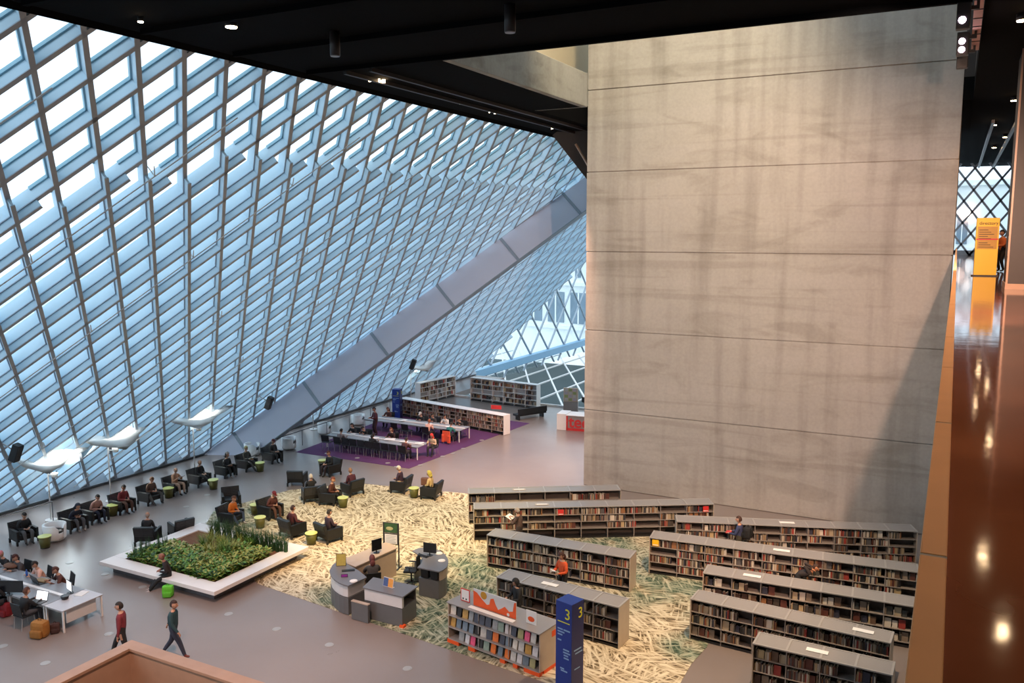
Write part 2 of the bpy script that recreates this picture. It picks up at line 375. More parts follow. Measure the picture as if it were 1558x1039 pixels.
# balcony the photograph is taken from
struct(MB().box(-.03, -12, ZB-.45, 12, 76, ZB).build('floor_balcony', MT['gloss_floor']))
par = struct(empty('wall_parapet'))
cy_ = 3.0 - 1.27*5
caps = []
zcap = HCAM-.6
xl_, xr_ = at(1376, 1039, zcap).x, at(1435, 1039, zcap).x
y = -3.37
while y < 38:
    MB().box(xl_, y+.004, zcap-.03, xr_, min(y+1.266, YW), zcap, .003).build('cap_board', MT['cap_wood'], par)
    MB().box(xl_+.008, y+.004, ZB, xr_-.006, min(y+1.266, YW), zcap-.03).build('panel', MT['wood'], par)
    MB().box(xl_, y-.009, zcap-.035, xr_, y+.004, zcap-.002).build('joint_strip', MT['seam'], par)
    y += 1.275
pl = struct(MB().box(1.33, 28.4, ZB, 2.4, 30.2, ZC, .02).build('wall_pier', MT['dark_steel']))
MB().box(1.30, 28.37, ZB, 2.43, 30.23, ZB+.16).build('baseboard', MT['wood'], pl)
MB().box(1.31, 28.38, ZB+.16, 1.36, 28.42, ZC).build('corner_trim', MT['wood'], pl)

# lattice window at the far end of the balcony
win = struct(empty('window_1', (0, 72, 0)))
wx0, wx1, wz0, wz1 = -1.5, 6.0, ZB+.0, ZC
MB().box(wx0, -.1, ZB, wx1, .1, ZB+.35).build('sill', MT['seam'], win)
for i in range(-6, 12):
    for sg in (-1, 1):
        # bars rising at ~55 degrees
        x0 = wx0+i*1.18; L = (wz1-wz0)/1.35; x1 = x0+sg*L
        a = Vector((x0, 0, wz0)); b2 = Vector((x1, 0, wz1))
        def clip(p, q):
            t0, t1 = 0, 1; d = q.x-p.x
            for lim, s_ in ((wx0, 1), (wx1, -1)):
                if d*s_ > 0: t0 = max(t0, (lim-p.x)/d)
                else: t1 = min(t1, (lim-p.x)/d)
            return (t0, t1)
        t0, t1 = clip(a, b2)
        if t1-t0 < .05: continue
        d = b2-a; MB().beam(a+d*t0, a+d*t1, .075, (-.1, .1), Vector((-d.z, 0, d.x)).normalized(), (0, 1, 0)).build('lattice_bar', MT['seam'], win)
MB().box(wx0, .12, ZB, wx1, .14, ZC).build('pane', MT['glass'], win)

# ------------------------------------------------------------------ sloping steel-and-glass facade
FX0, FK, FM, FS, FY1, FY2 = -37.37, 1.0505, .878, 1.55, 26.485, .955
NN = math.hypot(1, FK); FN = Vector((-1/NN, 0, FK/NN))
YA, YB = 1.0, YEND
def FP(Y, z, n=0): return Vector((FX0+FK*z, Y, z))+FN*n
def zb_at(Y):
    for yy, zz in ((13.6, 12.4), (17.5, 13.26), (20.6, 14.12)):
        if Y < yy: return zz
    return 15.02
fac = struct(empty('wall_left'))
def bar(name, c, sg, z0, z1, n0, n1, web, flange, mw, mf):
    # clip in Y
    def yy(z): return c+sg*FM*z
    if sg > 0:
        z0 = max(z0, (YA-c)/FM); z1 = min(z1, (YB-c)/FM)
    else:
        z0 = max(z0, (c-YB)/FM); z1 = min(z1, (c-YA)/FM)
    if z1-z0 < .15: return
    a, b = FP(yy(z0), z0), FP(yy(z1), z1)
    t = (b-a).normalized(); bd = FN.cross(t).normalized()
    mb = MB(); mb.mi = 0
    mb.beam(a, b, web, (n0+.025, n1), bd, FN)
    mb.mi = 1; mb.beam(a, b, flange, (n0, n0+.03), bd, FN)
    if n1 > .5:
        zz = 14.12
        for _ in range(4): zz = zb_at(yy(zz))
        zz = max(z0, zz)
        if z1-zz > .1: mb.mi = 2; mb.beam(FP(yy(zz), zz), b, .09, (n1-.11, n1), bd, FN)
    mb.build(name, [mw, mf, MT['mullion']], fac)
n1 = range(int((YA-FY1)/FS)-1, int((YB+16-FY1)/FS)+1)
n2 = range(int((YA-16-FY2)/FS)-1, int((YB-FY2)/FS)+1)
N_IN, N_MID, N_OUT = 0.0, .28, .75
for i in n1:
    c = FY1+i*FS
    bar('lattice_bar', c, -1, 0, ZC, N_MID, N_OUT, .035, .075, MT['blue_steel'], MT['blue_flange'])
    # inner layer stops where the doubled grid ends
    z = 14.12
    for _ in range(4): z = zb_at(c-FM*z)
    bar('inner_lattice_bar', c, -1, 0, z, N_IN, N_MID, .035, .062, MT['blue_steel'], MT['blue_flange'])
for j in n2:
    c = FY2+j*FS
    bar('lattice_bar', c, 1, 0, ZC, N_MID, N_OUT, .035, .075, MT['blue_steel'], MT['blue_flange'])
    z = 14.12
    for _ in range(4): z = zb_at(c+FM*z)
    bar('inner_lattice_bar', c, 1, 0, z, N_IN, N_MID, .035, .062, MT['blue_steel'], MT['blue_flange'])
# panes: one rhombus per cell
hz = FS/(2*FM)
def cell_center(i, j):
    # node where bar i (family 1) and bar j (family 2) cross, then up half a diamond
    z = (FY1+i*FS-FY2-j*FS)/(2*FM); return FY2+j*FS+FM*z, z+hz
q = .97
rh = [FP(0, -hz*q)-FP(0, 0), FP(FS/2*q, 0)-FP(0, 0), FP(0, hz*q)-FP(0, 0), FP(-FS/2*q, 0)-FP(0, 0)]
bm = bmesh.new(); vv = [bm.verts.new(p) for p in rh]+[bm.verts.new(p+FN*.014) for p in rh]
bm.faces.new(vv[:4][::-1]); bm.faces.new(vv[4:])
for k in range(4): bm.faces.new((vv[k], vv[(k+1) % 4], vv[4+(k+1) % 4], vv[4+k]))
pane_me = bpy.data.meshes.new('pane'); bm.to_mesh(pane_me); bm.free(); pane_me.materials.append(MT['glass'])
cells = []
for i in n1:
    for j in n2:
        Y, z = cell_center(i, j)
        if hz*.6 < z < ZC+.2 and YA+.5 < Y < YB-.4:
            p = FP(Y, z, N_OUT); d = p-Vector((0, 0, HCAM)); dep = d.dot(cF)
            u = 779+FPX*d.dot(cR)/max(dep, .1); v = 519.5-FPX*d.dot(cU)/max(dep, .1)
            vis = dep > 1 and -30 < u < 905 and -40 < v < 800
            cells.append((0 if vis else 1, dep, p))
cells.sort(key=lambda t: (t[0], t[1]))
for k, (a, b, p) in enumerate(cells[:300]):
    o = bpy.data.objects.new('pane', pane_me); COL.objects.link(o); o.parent = fac; o.location = p
vs, fs = [], []
for k, (a, b, p) in enumerate(cells[300:]):
    n0 = len(vs); vs += [p+x for x in rh]+[p+x+FN*.014 for x in rh]
    fs += [[n0+3, n0+2, n0+1, n0], [n0+4, n0+5, n0+6, n0+7]]
me = bpy.data.meshes.new('far_panes'); me.from_pydata(vs, [], fs); o = link('far_panes', me, MT['glass'], fac); o['kind'] = 'stuff'
# sill along the foot, head beam along the top, sprinkler pipes on brackets
MB().beam(FP(YA, 0, .1), FP(YB, 0, .1), .18, (-.14, .5), FP(0, 1)-FP(0, 0), FN).build('sill', MT['seam'], fac)
MB().beam(FP(YA, ZC-.05, .4), FP(YB, ZC-.05, .4), .2, (-.2, .4), FP(0, 1)-FP(0, 0), FN).build('head_beam', MT['black'], fac)
for j in list(n2)[2::4]:
    c = FY2+(j+.28)*FS; z0 = max(.6, (YA-c)/FM); z1 = min(ZC-1.2, (44-c)/FM, 16.2)
    if z1-z0 < 2: continue
    mb = MB(); mb.cyl(FP(c+FM*z0, z0, -.13), FP(c+FM*z1, z1, -.13), .022, n=6)
    z = z0+.5
    while z < z1: mb.cyl(FP(c+FM*z, z, -.13), FP(c+FM*z, z, .3), .018, n=5); mb.cyl(FP(c+FM*z, z, -.13), FP(c+FM*z-.25, z+.28, -.13), .018, n=5); z += 2.65
    mb.build('sprinkler_pipe', MT['white_metal'], fac)

# raking beam that crosses the facade
def RP(z, n, dy=0): return FP(33.63+.985*z+dy, z, n)
rk = struct(empty('raking_beam'))
DB = 1.75
A0, A1 = RP(-.3, 0), RP(17.6, 0); t = (A1-A0).normalized(); bd = FN.cross(t).normalized()
bd = bd if bd.y > 0 else -bd
MB().beam(A0+bd*.25, A1+bd*.25, .25, (-DB, -.01), bd, FN).build('beam_box', MT['lilac'], rk)
for z in np.arange(1.2, 17, 2.75):
    p = RP(z, 0); MB().beam(p-t*.09, p+t*.09, .03, (-DB-.02, .0), bd, FN).build('cover_strip', MT['seam'], rk)
MB().beam(A0+bd*.25-FN*(DB+.03), A1+bd*.25-FN*(DB+.03), .27, (0, .04), bd, FN).build('edge_plate', MT['seam'], rk)

# dark raking column at the corner of the ceiling
struct(MB().beam(onp := Vector((-17.9, 41.0, ZC+.3)), Vector((-17.9+5.4, 46.0, ZC-8.2)), .85, (-.8, .8), Vector((.84, -.0, .54)).normalized(), (0, 1, 0)).build('raking_column', MT['dark_steel']))
MB().cyl((-17.15, 39.8, ZC-.7), (-15.2, 40.6, ZC-4.2), .06, n=8).build('column_reflection', MT['wood'], bpy.data.objects['raking_column'])  # orange reflection on the black column, drawn as a slim coloured rod
bpy.data.objects['column_reflection'].matrix_parent_inverse = Matrix.Identity(4)

# ------------------------------------------------------------------ far lattice facade beyond the slope's end
fz = struct(empty('wall_far')); MT['spandrel'] = mat('mid_blue_steel', (.20, .38, .55), .45, var=.05)
FXF = -38.9
def fl(Y, z, n=0): return Vector((FXF-n, Y, z))
zlo, zhi = -1.6, 14
for i in range(-5, 16):
    for sg in (-1, 1):
        c = 66+i*4.3
        pts = []
        z0, z1 = zlo, zhi; mm = 1.02*sg
        lo = (66-c)/mm; hi = (112-c)/mm
        z0 = max(z0, min(lo, hi)); z1 = min(z1, max(lo, hi))
        if z1-z0 < .4: continue
        a, b = fl(c+mm*z0, z0), fl(c+mm*z1, z1); tt = (b-a).normalized()
        MB().beam(a, b, .055, (-.08, .1), Vector((-1, 0, 0)).cross(tt).normalized(), (-1, 0, 0)).build('lattice_bar', MT['seam'], fz)
MB().beam(fl(66, -.35), fl(112, -.35), .34, (-.5, .15), (0, 0, 1), (-1, 0, 0)).build('spandrel_beam', MT['spandrel'], fz)
MB().box(FXF-.3, 66, zlo, FXF-.28, 112, zhi).build('pane', MT['glass'], fz)
# white glazing bars of the sloping canopy below floor level
cn = struct(empty('trim_canopy')); MT['deck'] = mat('dark_slate_deck', (.045, .07, .075), .8, scale=.5)
zg = -1.9
for k in range(26):
    x0 = -62+k*2.6
    if x0+17.4 < -34.4 or x0+17.4 > -14: continue
    MB().beam((x0+17.4, 55.6, zg), (x0+17.4-.56*37, 92.6, zg), .075, (-.06, .06), Vector((1, .56, 0)).normalized(), (0, 0, 1)).build('glazing_bar', MT['white_metal'], cn)
for k in range(13):
    x0 = -58+k*3.3; MB().beam((x0, 65.2 if x0 < -34.2 else 55.6, zg), (x0, 92.6, zg), .075, (-.05, .07), (1, 0, 0), (0, 0, 1)).build('glazing_bar', MT['white_metal'], cn)
MB().prism([(-80, 64.7), (-34.2, 64.7), (-34.2, 55.5), (-16, 55.5), (-16, 93), (-80, 93)], -3.4, -3.2).build('canopy_deck', MT['deck'], cn)

# ------------------------------------------------------------------ street outside
MT['street'] = mat('pale_pavement', (.62, .68, .72), .9, scale=.3)
MT['pale_stone'] = mat('pale_stone_facade', (.90, .91, .88), .8, var=.04, scale=.3)
MT['window_dark'] = mat('grey_window', (.20, .27, .33), .2, var=.3, scale=.4)
o = MB().box(-400, -300, -9.4, 300, 400, -9).build('street', MT['street']); o['kind'] = 'structure'
b0 = empty('stone_building', (-68, 118, -9)); tag(b0, 'pale stone building with tall windows seen through the far lattice', 'building')
b0.rotation_euler = (0, 0, math.radians(-14))
MB().box(-8, 0, 0, 75, 12, 27).build('wall', MT['pale_stone'], b0)
for z0_, z1_, st, wd in ((8.5, 13.0, 4.2, 3.0), (15.2, 18.4, 2.0, 1.0), (20.4, 23.4, 2.0, 1.0)):
    x = -6
    while x < 72:
        wdw = MB().box(x, -.12, z0_, x+wd, .1, z1_).build('window', MT['window_dark'], b0)
        MB().box(x+wd*.46, -.2, z0_, x+wd*.54, -.1, z1_).build('glazing_bar', MT['pale_stone'], wdw)
        x += st
for z_ in (7.6, 14.0, 19.6, 26.4): MB().box(-8.3, -.5, z_, 75.3, 0, z_+.5).build('cornice', MT['pale_stone'], b0)
# ================================================================== big furniture
# ------------------------------------------------------------------ wooden parapet of the stair opening
wp = struct(empty('wall_stair_parapet', (-14.96, 11.35, 0)))
Zp = 4.0
MB().box(0, -.29, Zp-.06, 9, 0, Zp, .006).build('cap_board', MT['wood'], wp)
MB().box(0, -9, Zp-.06, .29, -.29, Zp, .006).build('cap_board', MT['wood'], wp)
MB().box(.03, -.26, 0, 9, -.03, Zp-.06).build('panel', MT['wood'], wp)
MB().box(.03, -9, 0, .26, -.26, Zp-.06).build('panel', MT['wood'], wp)

# ------------------------------------------------------------------ planter
px0, px1, py0, py1 = -27.5, -21.63, 19.7, 24.45
pt = empty('planter', (0, 0, 0)); tag(pt, 'large square white planter bench with a recessed dark base', 'planter')
W = .62
for (a, b, c, d) in ((px0, py0, px1, py0+W), (px0, py1-W, px1, py1), (px0, py0+W, px0+W, py1-W), (px1-W, py0+W, px1, py1-W)):
    MB().box(a, b, .31, c, d, .45, .012).build('rim', MT['planter'], pt)
MB().box(px0+.35, py0+.30, 0, px1-.35, py1-.3, .30).build('base', MT['planter_base'], pt)
MB().box(px0+W-.02, py0+W-.02, .28, px1-W+.02, py1-W+.02, .40).build('soil', MT['soil'], pt)
# low leaves nobody could count
def leaves(name, n, zone, size, mats, zr, tilt=.7):
    vs, fs, mi = [], [], []
    for k in range(n):
        x, y = zone()
        z = .40+random.uniform(*zr); L = size*random.uniform(.6, 1.3); a = random.uniform(0, 6.28); t = random.uniform(-.1, tilt)
        d = Vector((math.cos(a)*math.cos(t), math.sin(a)*math.cos(t), math.sin(t))); s_ = Vector((-math.sin(a), math.cos(a), 0))*L*.3
        p = Vector((x, y, z)); b = len(vs)
        vs += [p, p+d*L*.5+s_+Vector((0, 0, .02)), p+d*L, p+d*L*.5-s_+Vector((0, 0, .02))]; fs.append((b, b+1, b+2, b+3)); mi.append(random.randrange(len(mats)))
    me = bpy.data.meshes.new(name); me.from_pydata(vs, [], fs)
    for m in mats: me.materials.append(m)
    me.polygons.foreach_set('material_index', mi); o = link(name, me, None); o['kind'] = 'stuff'; return o
bx0, bx1, by0, by1 = px0+W+.06, px1-W-.06, py0+W+.06, py1-W-.06
U = random.uniform
o = leaves('groundcover_leaves', 5200, lambda: (U(bx0, bx1), U(by0, by0+1.25)), .16, [MT['leaf'], MT['leaf3'], MT['leaf'], MT['leaf2']], (0, .24)); tag(o, 'dense low green leaves along the bench-side edge of the planter', 'leaves')
o = leaves('variegated_leaves', 3000, lambda: (U(bx0+.2, bx1-1.2), U(by0+1.15, by0+1.9)), .15, [MT['leaf4'], MT['leaf2'], MT['leaf']], (0, .2)); tag(o, 'pale variegated leaves in the middle of the planter', 'leaves')
o = leaves('shrub_leaves', 3200, lambda: (U(bx1-1.8, bx1), U(by0+.4, by1-.6)), .15, [MT['leaf2'], MT['leaf'], MT['leaf2']], (0, .3)); tag(o, 'yellow green shrub leaves at the carpet side of the planter', 'leaves')
def clump(name, p, n, h, spread, m, label, group=None, width=.018):
    vs, fs = [], []
    for k in range(n):
        a = U(0, 6.28); sp = spread*U(.2, 1); hh = h*U(.6, 1.1); d = Vector((math.cos(a), math.sin(a), 0)); s_ = Vector((-math.sin(a), math.cos(a), 0))*width
        q0 = Vector((U(-.06, .06), U(-.06, .06), 0)); prev = None
        for t in (0, .45, .8, 1):
            c = q0+d*sp*t*t+Vector((0, 0, hh*(t-.28*t*t*(sp/h))))
            ww = s_*(1-t*.95); b = len(vs); vs += [c-ww, c+ww]
            if prev is not None: fs.append((prev, prev+1, b+1, b))
            prev = b
    me = bpy.data.meshes.new(name); me.from_pydata(vs, [], fs); o = link(name, me, m, None, p); tag(o, label, 'plant', group); return o
for k in range(16):
    clump('grass_clump', (U(bx0+1.2, bx1-1.2), U(by0+1.5, by1-.3), .39), 60, .66, .55, random.choice([MT['leaf2'], MT['leaf'], MT['leaf2']]), 'arching yellow-green grass clump growing in the planter bed', 'arching grass clumps in the planter')
for k in range(9):
    clump('reed_clump', (bx0+.15+U(0, .5), by0+.1+k*.17, .39), 14, .75, .1, MT['leaf3'], 'upright dark reed clump at the corner of the planter nearest the tables', 'reeds at the planter corner', .02)
for k in range(20):
    clump('feathery_plant', (bx0+1.0+k*.2, by1-.2+U(-.05, .05), .39), 60, .9, .34, MT['leaf3'], 'feathery dark green plant along the armchair side of the planter', 'feathery plants along the planter', .014)

# ------------------------------------------------------------------ books
def book_ramp(nt, src):
    cols = [(.05, .025, .018), (.24, .19, .15), (.03, .03, .05), (.36, .29, .20), (.10, .03, .02), (.46, .42, .37), (.05, .05, .045), (.26, .12, .05), (.05, .04, .032), (.42, .32, .18), (.015, .014, .016), (.30, .04, .03), (.20, .15, .11), (.09, .085, .09), (.58, .53, .46), (.12, .07, .045)]
    r = ramp(nt, src, [(i/len(cols), c) for i, c in enumerate(cols)]); r.color_ramp.interpolation = 'CONSTANT'; return r
def book_mat(name, island):
    m, nt, b = nodes(name); b.inputs['Roughness'].default_value = .6
    if island: src = nt.nodes.new('ShaderNodeNewGeometry').outputs['Random Per Island']
    else: src = nt.nodes.new('ShaderNodeObjectInfo').outputs['Random']
    nt.links.new(book_ramp(nt, src).outputs[0], b.inputs['Base Color']); return m
MT['book'] = book_mat('book_cover_cloth', False); MT['book_i'] = book_mat('book_cover_cloth_many', True)
MT['pages'] = mat('book_pages', (.62, .56, .46), .9, var=.05)
def book_geo(th, h, d):
    """spine at y=0 facing -y; covers with a recessed page block"""
    v = [(-th/2, 0, 0), (th/2, 0, 0), (th/2, d, 0), (-th/2, d, 0), (-th/2, 0, h), (th/2, 0, h), (th/2, d, h), (-th/2, d, h)]
    f = [(0, 1, 5, 4), (1, 2, 6, 5), (3, 0, 4, 7), (2, 3, 7, 6), (0, 3, 2, 1)]
    c = .0035; z = h-.006
    v += [(-th/2+c, c, h), (th/2-c, c, h), (th/2-c, d, h), (-th/2+c, d, h), (-th/2+c, c, z), (th/2-c, c, z), (th/2-c, d, z), (-th/2+c, d, z)]
    f += [(4, 5, 9, 8), (5, 6, 10, 9), (7, 4, 8, 11), (12, 13, 14, 15), (8, 9, 13, 12), (9, 10, 14, 13), (11, 8, 12, 15)]
    mi = [0, 0, 0, 1, 0, 0, 0, 0, 1, 0, 0, 0]
    return v, f, mi
BOOKS = []
for (th, h, d) in ((.028, .22, .15), (.036, .24, .16), (.045, .25, .17), (.022, .20, .13), (.032, .27, .19), (.052, .23, .16)):
    v, f, mi = book_geo(th, h, d); me = bpy.data.meshes.new('book'); me.from_pydata(v, [], f); me.materials.append(MT['book']); me.materials.append(MT['pages'])
    me.polygons.foreach_set('material_index', mi); BOOKS.append((th, h, d, me))
REST_V, REST_F, REST_M = [], [], []
n_single = [0]; LIMIT = 300
def put_book(world, bk, lean, label, group, single):
    th, h, d, me = bk
    if single and n_single[0] < LIMIT:
        o = bpy.data.objects.new('book', me); COL.objects.link(o); o.matrix_world = world; tag(o, label, 'book', group); n_single[0] += 1
    else:
        v, f, mi = book_geo(th, h, d); b = len(REST_V); REST_V.extend([world @ Vector(p) for p in v]); REST_F.extend([[i+b for i in q] for q in f]); REST_M.extend(mi)

# ------------------------------------------------------------------ library shelf rows
def shelf_row(name, pA, pB, depth, height, label, short, levels=3, bay=.95, fill=.75, single=False, top='frosted', double=True, faceout=0, body=None, endmat=None, base_h=.22, back=None):
    A, B = at(*pA), at(*pB); v = B-A; L = v.length; rz = math.atan2(v.y, v.x)
    root = empty(name, (A.x, A.y, .012), rz); tag(root, label, 'bookshelf', 'library shelf rows')
    body = body or MT['shelf_metal']; em = endmat or MT['end_panel']
    for x in (-.03, L): MB().box(x, -.01, 0, x+.03, depth+.01, height-.03, .004).build('end_panel', em, root)
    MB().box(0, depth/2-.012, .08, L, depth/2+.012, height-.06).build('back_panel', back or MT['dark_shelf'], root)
    MB().box(0, .05, 0, L, depth-.05, .07).build('plinth', MT['device'], root)
    nb = max(1, round(L/bay)); bw = L/nb
    z0 = base_h; usable = height-.05-z0; lh = usable/levels
    zl = [z0+lh*k for k in range(levels)]
    for z in zl:
        MB().box(0, .03, z-.022, L, depth/2-.012, z).build('shelf', body, root)
        if double: MB().box(0, depth/2+.012, z-.022, L, depth-.03, z).build('shelf', body, root)
    for k in range(1, nb):
        MB().box(k*bw-.014, .04, 0, k*bw+.014, depth-.04, height-.05).build('upright', body, root)
    for k in range(nb):
        MB().box(k*bw+.03, .03, height-.03, (k+1)*bw-.03, depth-.03, height-.012).build('top_panel', MT['frosted'] if top == 'frosted' else MT['white_metal'], root)
    mr = MT['grey_metal'] if top == 'frosted' else MT['white_metal']
    tr = MB(); tr.box(-.03, -.02, height-.035, L+.03, .03, height); tr.box(-.03, depth-.03, height-.035, L+.03, depth+.02, height); tr.build('top_rail', mr, root)
    for k in range(nb+1): MB().box(k*bw-.03, .03, height-.035, k*bw+.03, depth-.03, height).build('top_bar', mr, root)
    T = Matrix.Translation((A.x, A.y, .012)) @ Matrix.Rotation(rz, 4, 'Z')
    lab = 'upright book standing on the '+short; grp = 'books on the '+short
    for li, z in enumerate(reversed(zl)):
        for k in range(nb):
            r = random.random()
            if r > fill+.15: continue
            x = k*bw+.03; end = (k+1)*bw-.03-(bw*U(0, .55) if random.random() < .75 else 0)
            while x < end:
                bk = random.choice(BOOKS)
                if bk[1] > lh-.03: bk = BOOKS[3]
                if random.random() < faceout:
                    M_ = T @ Matrix.Translation((x+bk[2]/2, .10, z)) @ Matrix.Rotation(-.12, 4, 'X') @ Matrix.Rotation(math.pi/2, 4, 'Z') @ Matrix.Translation((0, -bk[2]/2, 0))
                    put_book(M_, bk, 0, lab, grp, single and li == 0); x += bk[2]+.03; continue
                M_ = T @ Matrix.Translation((x+bk[0]/2, U(.05, .075), z+.001)); put_book(M_, bk, 0, lab, grp, single and li == 0); x += bk[0]+U(.001, .004)
    return root, A, B, L, rz
SH = [
 ('S9', (1144, 1050), (1352, 1103), .75, 1.36, 'frosted-top library shelf row cut by the bottom edge of the picture', 'shelf row at the bottom edge', 3, .8, True),
 ('S8', (1050, 973), (1350, 1047.5), .75, 1.33, 'frosted-top shelf row starting beside the red-brown floor patch', 'shelf row beside the red-brown floor', 3, .78, True),
 ('S4', (757, 937), (940, 988), .74, 1.34, 'frosted-top shelf row just behind the blue pillar', 'shelf row behind the blue pillar', 3, .8, True),
 ('S3', (742, 863), (957, 902), .74, 1.27, 'frosted-top shelf row browsed by the person in orange', 'shelf row browsed by the person in orange', 3, .85, True),
 ('S7', (1069, 931), (1392, 989), .75, 1.36, 'frosted-top shelf row of face-out volumes, third up from the bottom at the parapet', 'shelf row of face-out volumes', 3, .8, False),
 ('S6', (988, 873), (1394, 932), .75, 1.40, 'long dark frosted-top shelf row with a yellow label on its end bay', 'shelf row with a yellow label', 4, .75, False),
 ('S5', (1029, 846), (1392, 863), .75, 1.40, 'long frosted-top shelf row nearest the concrete tower on the parapet side', 'shelf row under the tower', 4, .7, False),
 ('S2', (722, 823), (1084, 815), .75, 1.36, 'long angled shelf row with open bases and a red book at its end', 'angled shelf row with open bases', 3, .7, False),
 ('S1', (714, 797), (943, 791), .75, 1.36, 'short angled shelf row furthest back on the garden carpet', 'short angled shelf row', 3, .6, False)]
ROWS = {}
for (key, a, b, dp, h, lab, short, lv, fill, single) in SH:
    ROWS[key] = shelf_row('library_shelf', a, b, dp, h, lab, short, lv, .95 if key not in ('S2', 'S1') else 1.05, fill, single, faceout=.5 if key == 'S7' else .06, base_h=.42 if key == 'S2' else .16)
def on_row(key, x, y, z):
    r, A, B, L, rz = ROWS[key]; return (Matrix.Translation((A.x, A.y, .012)) @ Matrix.Rotation(rz, 4, 'Z') @ Vector((x, y, z)))
# paper signs lying on shelf tops, one coloured label each where the photo shows it
for key, x, m, lab in (('S9', 1.6, 'paper', 'white paper sign on the bottom-edge shelf row'), ('S8', 4.9, 'paper', 'white paper sign on the shelf row beside the red-brown floor'), ('S7', 1.5, 'paper', 'white paper sign on the row of face-out volumes'), ('S6', 4.6, 'paper', 'white paper sign on the yellow-labelled shelf row'), ('S5', 4.2, 'paper', 'small white paper on the shelf row under the tower'), ('S2', 2.8, 'end_panel', 'beige sign plate on the angled shelf row'), ('S1', 2.2, 'end_panel', 'beige sign plate on the short angled shelf row'), ('S4', 1.75, 'paper', 'sheet of white paper on the shelf row behind the blue pillar')):
    p = on_row(key, x, .38, ROWS[key][0].location.z*0+[s for s in SH if s[0] == key][0][4]+.001)
    mb = MB(); mb.box(-.28, -.10, 0, .28, .10, .006); mb.mi = 1; mb.box(-.22, -.05, .006, .22, .05, .008); o = mb.build('paper_sign', [MT[m], MT['white_metal']], None, p, ROWS[key][4]); tag(o, lab, 'sign')
for key, x, z, m, lab in (('S6', .2, 1.08, 'yellow', 'small yellow label card on the end bay of a dark shelf row'), ('S2', 9.6, 1.02, 'red', 'red face-out book at the far end of the angled shelf row'), ('S2', 3.55, 1.0, 'red', 'bright pink-red book standing face out on the angled shelf row')):
    p = on_row(key, x, .02, z); mb = MB(); mb.box(-.12, -.012, 0, .12, .012, .24, .003); mb.mi = 1; mb.box(-.10, -.014, .03, .10, -.011, .06); o = mb.build('label_card' if m == 'yellow' else 'book', [MT[m], MT['paper']], None, p, ROWS[key][4]); tag(o, lab, 'label' if m == 'yellow' else 'book')

# ------------------------------------------------------------------ far shelves by the purple carpet (white tops)
shelf_row('low_shelf', (608, 633), (766, 662.5), .62, 1.25, 'low white-topped magazine shelf behind the study tables', 'white-topped shelf behind the study tables', 4, 1.0, .95, False, 'white', endmat=MT['white_metal'])
shelf_row('low_shelf', (716, 609), (816, 622.5), .5, 1.75, 'tall grey magazine rack beyond the white-topped shelf', 'tall grey magazine rack', 4, 1.0, .55, False, 'white', faceout=.5, endmat=MT['white_metal'], body=MT['white_metal'], back=MT['grey_metal'])
shelf_row('low_shelf', (640, 616), (693, 603), .5, 1.6, 'short shelf of bright covers in the far corner', 'short shelf in the far corner', 4, 1.0, .8, False, 'white', faceout=.6, endmat=MT['white_metal'], body=MT['white_metal'], back=MT['grey_metal'])
me = bpy.data.meshes.new('shelved_books'); me.from_pydata(REST_V, [], REST_F); me.materials.append(MT['book_i']); me.materials.append(MT['pages']); me.polygons.foreach_set('material_index', REST_M)
o = link('shelved_books', me, None); tag(o, 'rows of upright books filling the remaining library shelves', 'books', kind='stuff')

# ------------------------------------------------------------------ display shelf with face-out books, orange feet and banner
A, B = at(683, 977), at(820, 1030); v = B-A; L = v.length; rz = math.atan2(v.y, v.x); DD, DH = .95, 1.30
ds = empty('display_shelf', (A.x, A.y, .012), rz); tag(ds, 'grey display shelf with orange feet and face-out books beside the blue pillar', 'bookshelf')
for x in (-.03, L): MB().box(x, 0, .10, x+.03, DD, DH-.03, .004).build('end_panel', MT['end_panel'], ds)
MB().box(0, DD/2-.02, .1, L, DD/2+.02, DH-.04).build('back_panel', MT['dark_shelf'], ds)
MB().box(-.05, -.05, DH-.03, L+.05, DD+.05, DH, .006).build('top', MT['frosted'], ds)
for z in (.14, .52, .90):
    for (y0_, y1_) in ((-.02, DD/2-.02), (DD/2+.02, DD+.02)): MB().box(0, y0_, z-.03, L, y1_, z).build('shelf', MT['grey_metal'], ds)
for x in (L/3, 2*L/3): MB().box(x-.012, .05, .1, x+.012, DD-.05, DH-.05).build('upright', MT['grey_metal'], ds)
for x0, x1 in ((-.04, .42), (.80, 1.06), (2.02, 2.2), (2.5, 2.66), (L-.52, L+.04)): MB().box(x0, -.03, 0, x1, .12, .115, .004).build('foot', MT['orange'], ds)
MB().box(L-.1, .2, 0, L+.04, DD+.02, .10).build('foot', MT['orange'], ds)
MB().box(L+.03, DD*.62, DH-.34, L+.036, DD*.82, DH-.16).build('end_sticker', MT['orange'], ds)
FB = [(.55, .55, .52), (.02, .02, .02), (.25, .35, .30), (.62, .05, .05), (.30, .32, .33), (.70, .66, .58), (.35, .33, .16), (.72, .10, .22), (.06, .07, .10), (.50, .30, .08), (.12, .05, .06), (.60, .60, .62), (.75, .18, .03), (.16, .22, .28)]
FBM = [mat('cover_%d' % i, c, .4, var=.35, scale=9) for i, c in enumerate(FB)]
Tm = Matrix.Translation((A.x, A.y, .012)) @ Matrix.Rotation(rz, 4, 'Z')
cm = [bpy.data.meshes.new('book') for _ in FBM]
v_, f_, mi_ = book_geo(.03, .27, .19)
for i, me in enumerate(cm):
    me.from_pydata(v_, [], f_); me.materials.append(FBM[i]); me.materials.append(MT['pages']); me.polygons.foreach_set('material_index', mi_)
names14 = ['white', 'black', 'sage green', 'red', 'grey', 'cream', 'olive', 'pink', 'navy', 'ochre', 'dark maroon', 'pale grey', 'orange', 'slate blue']
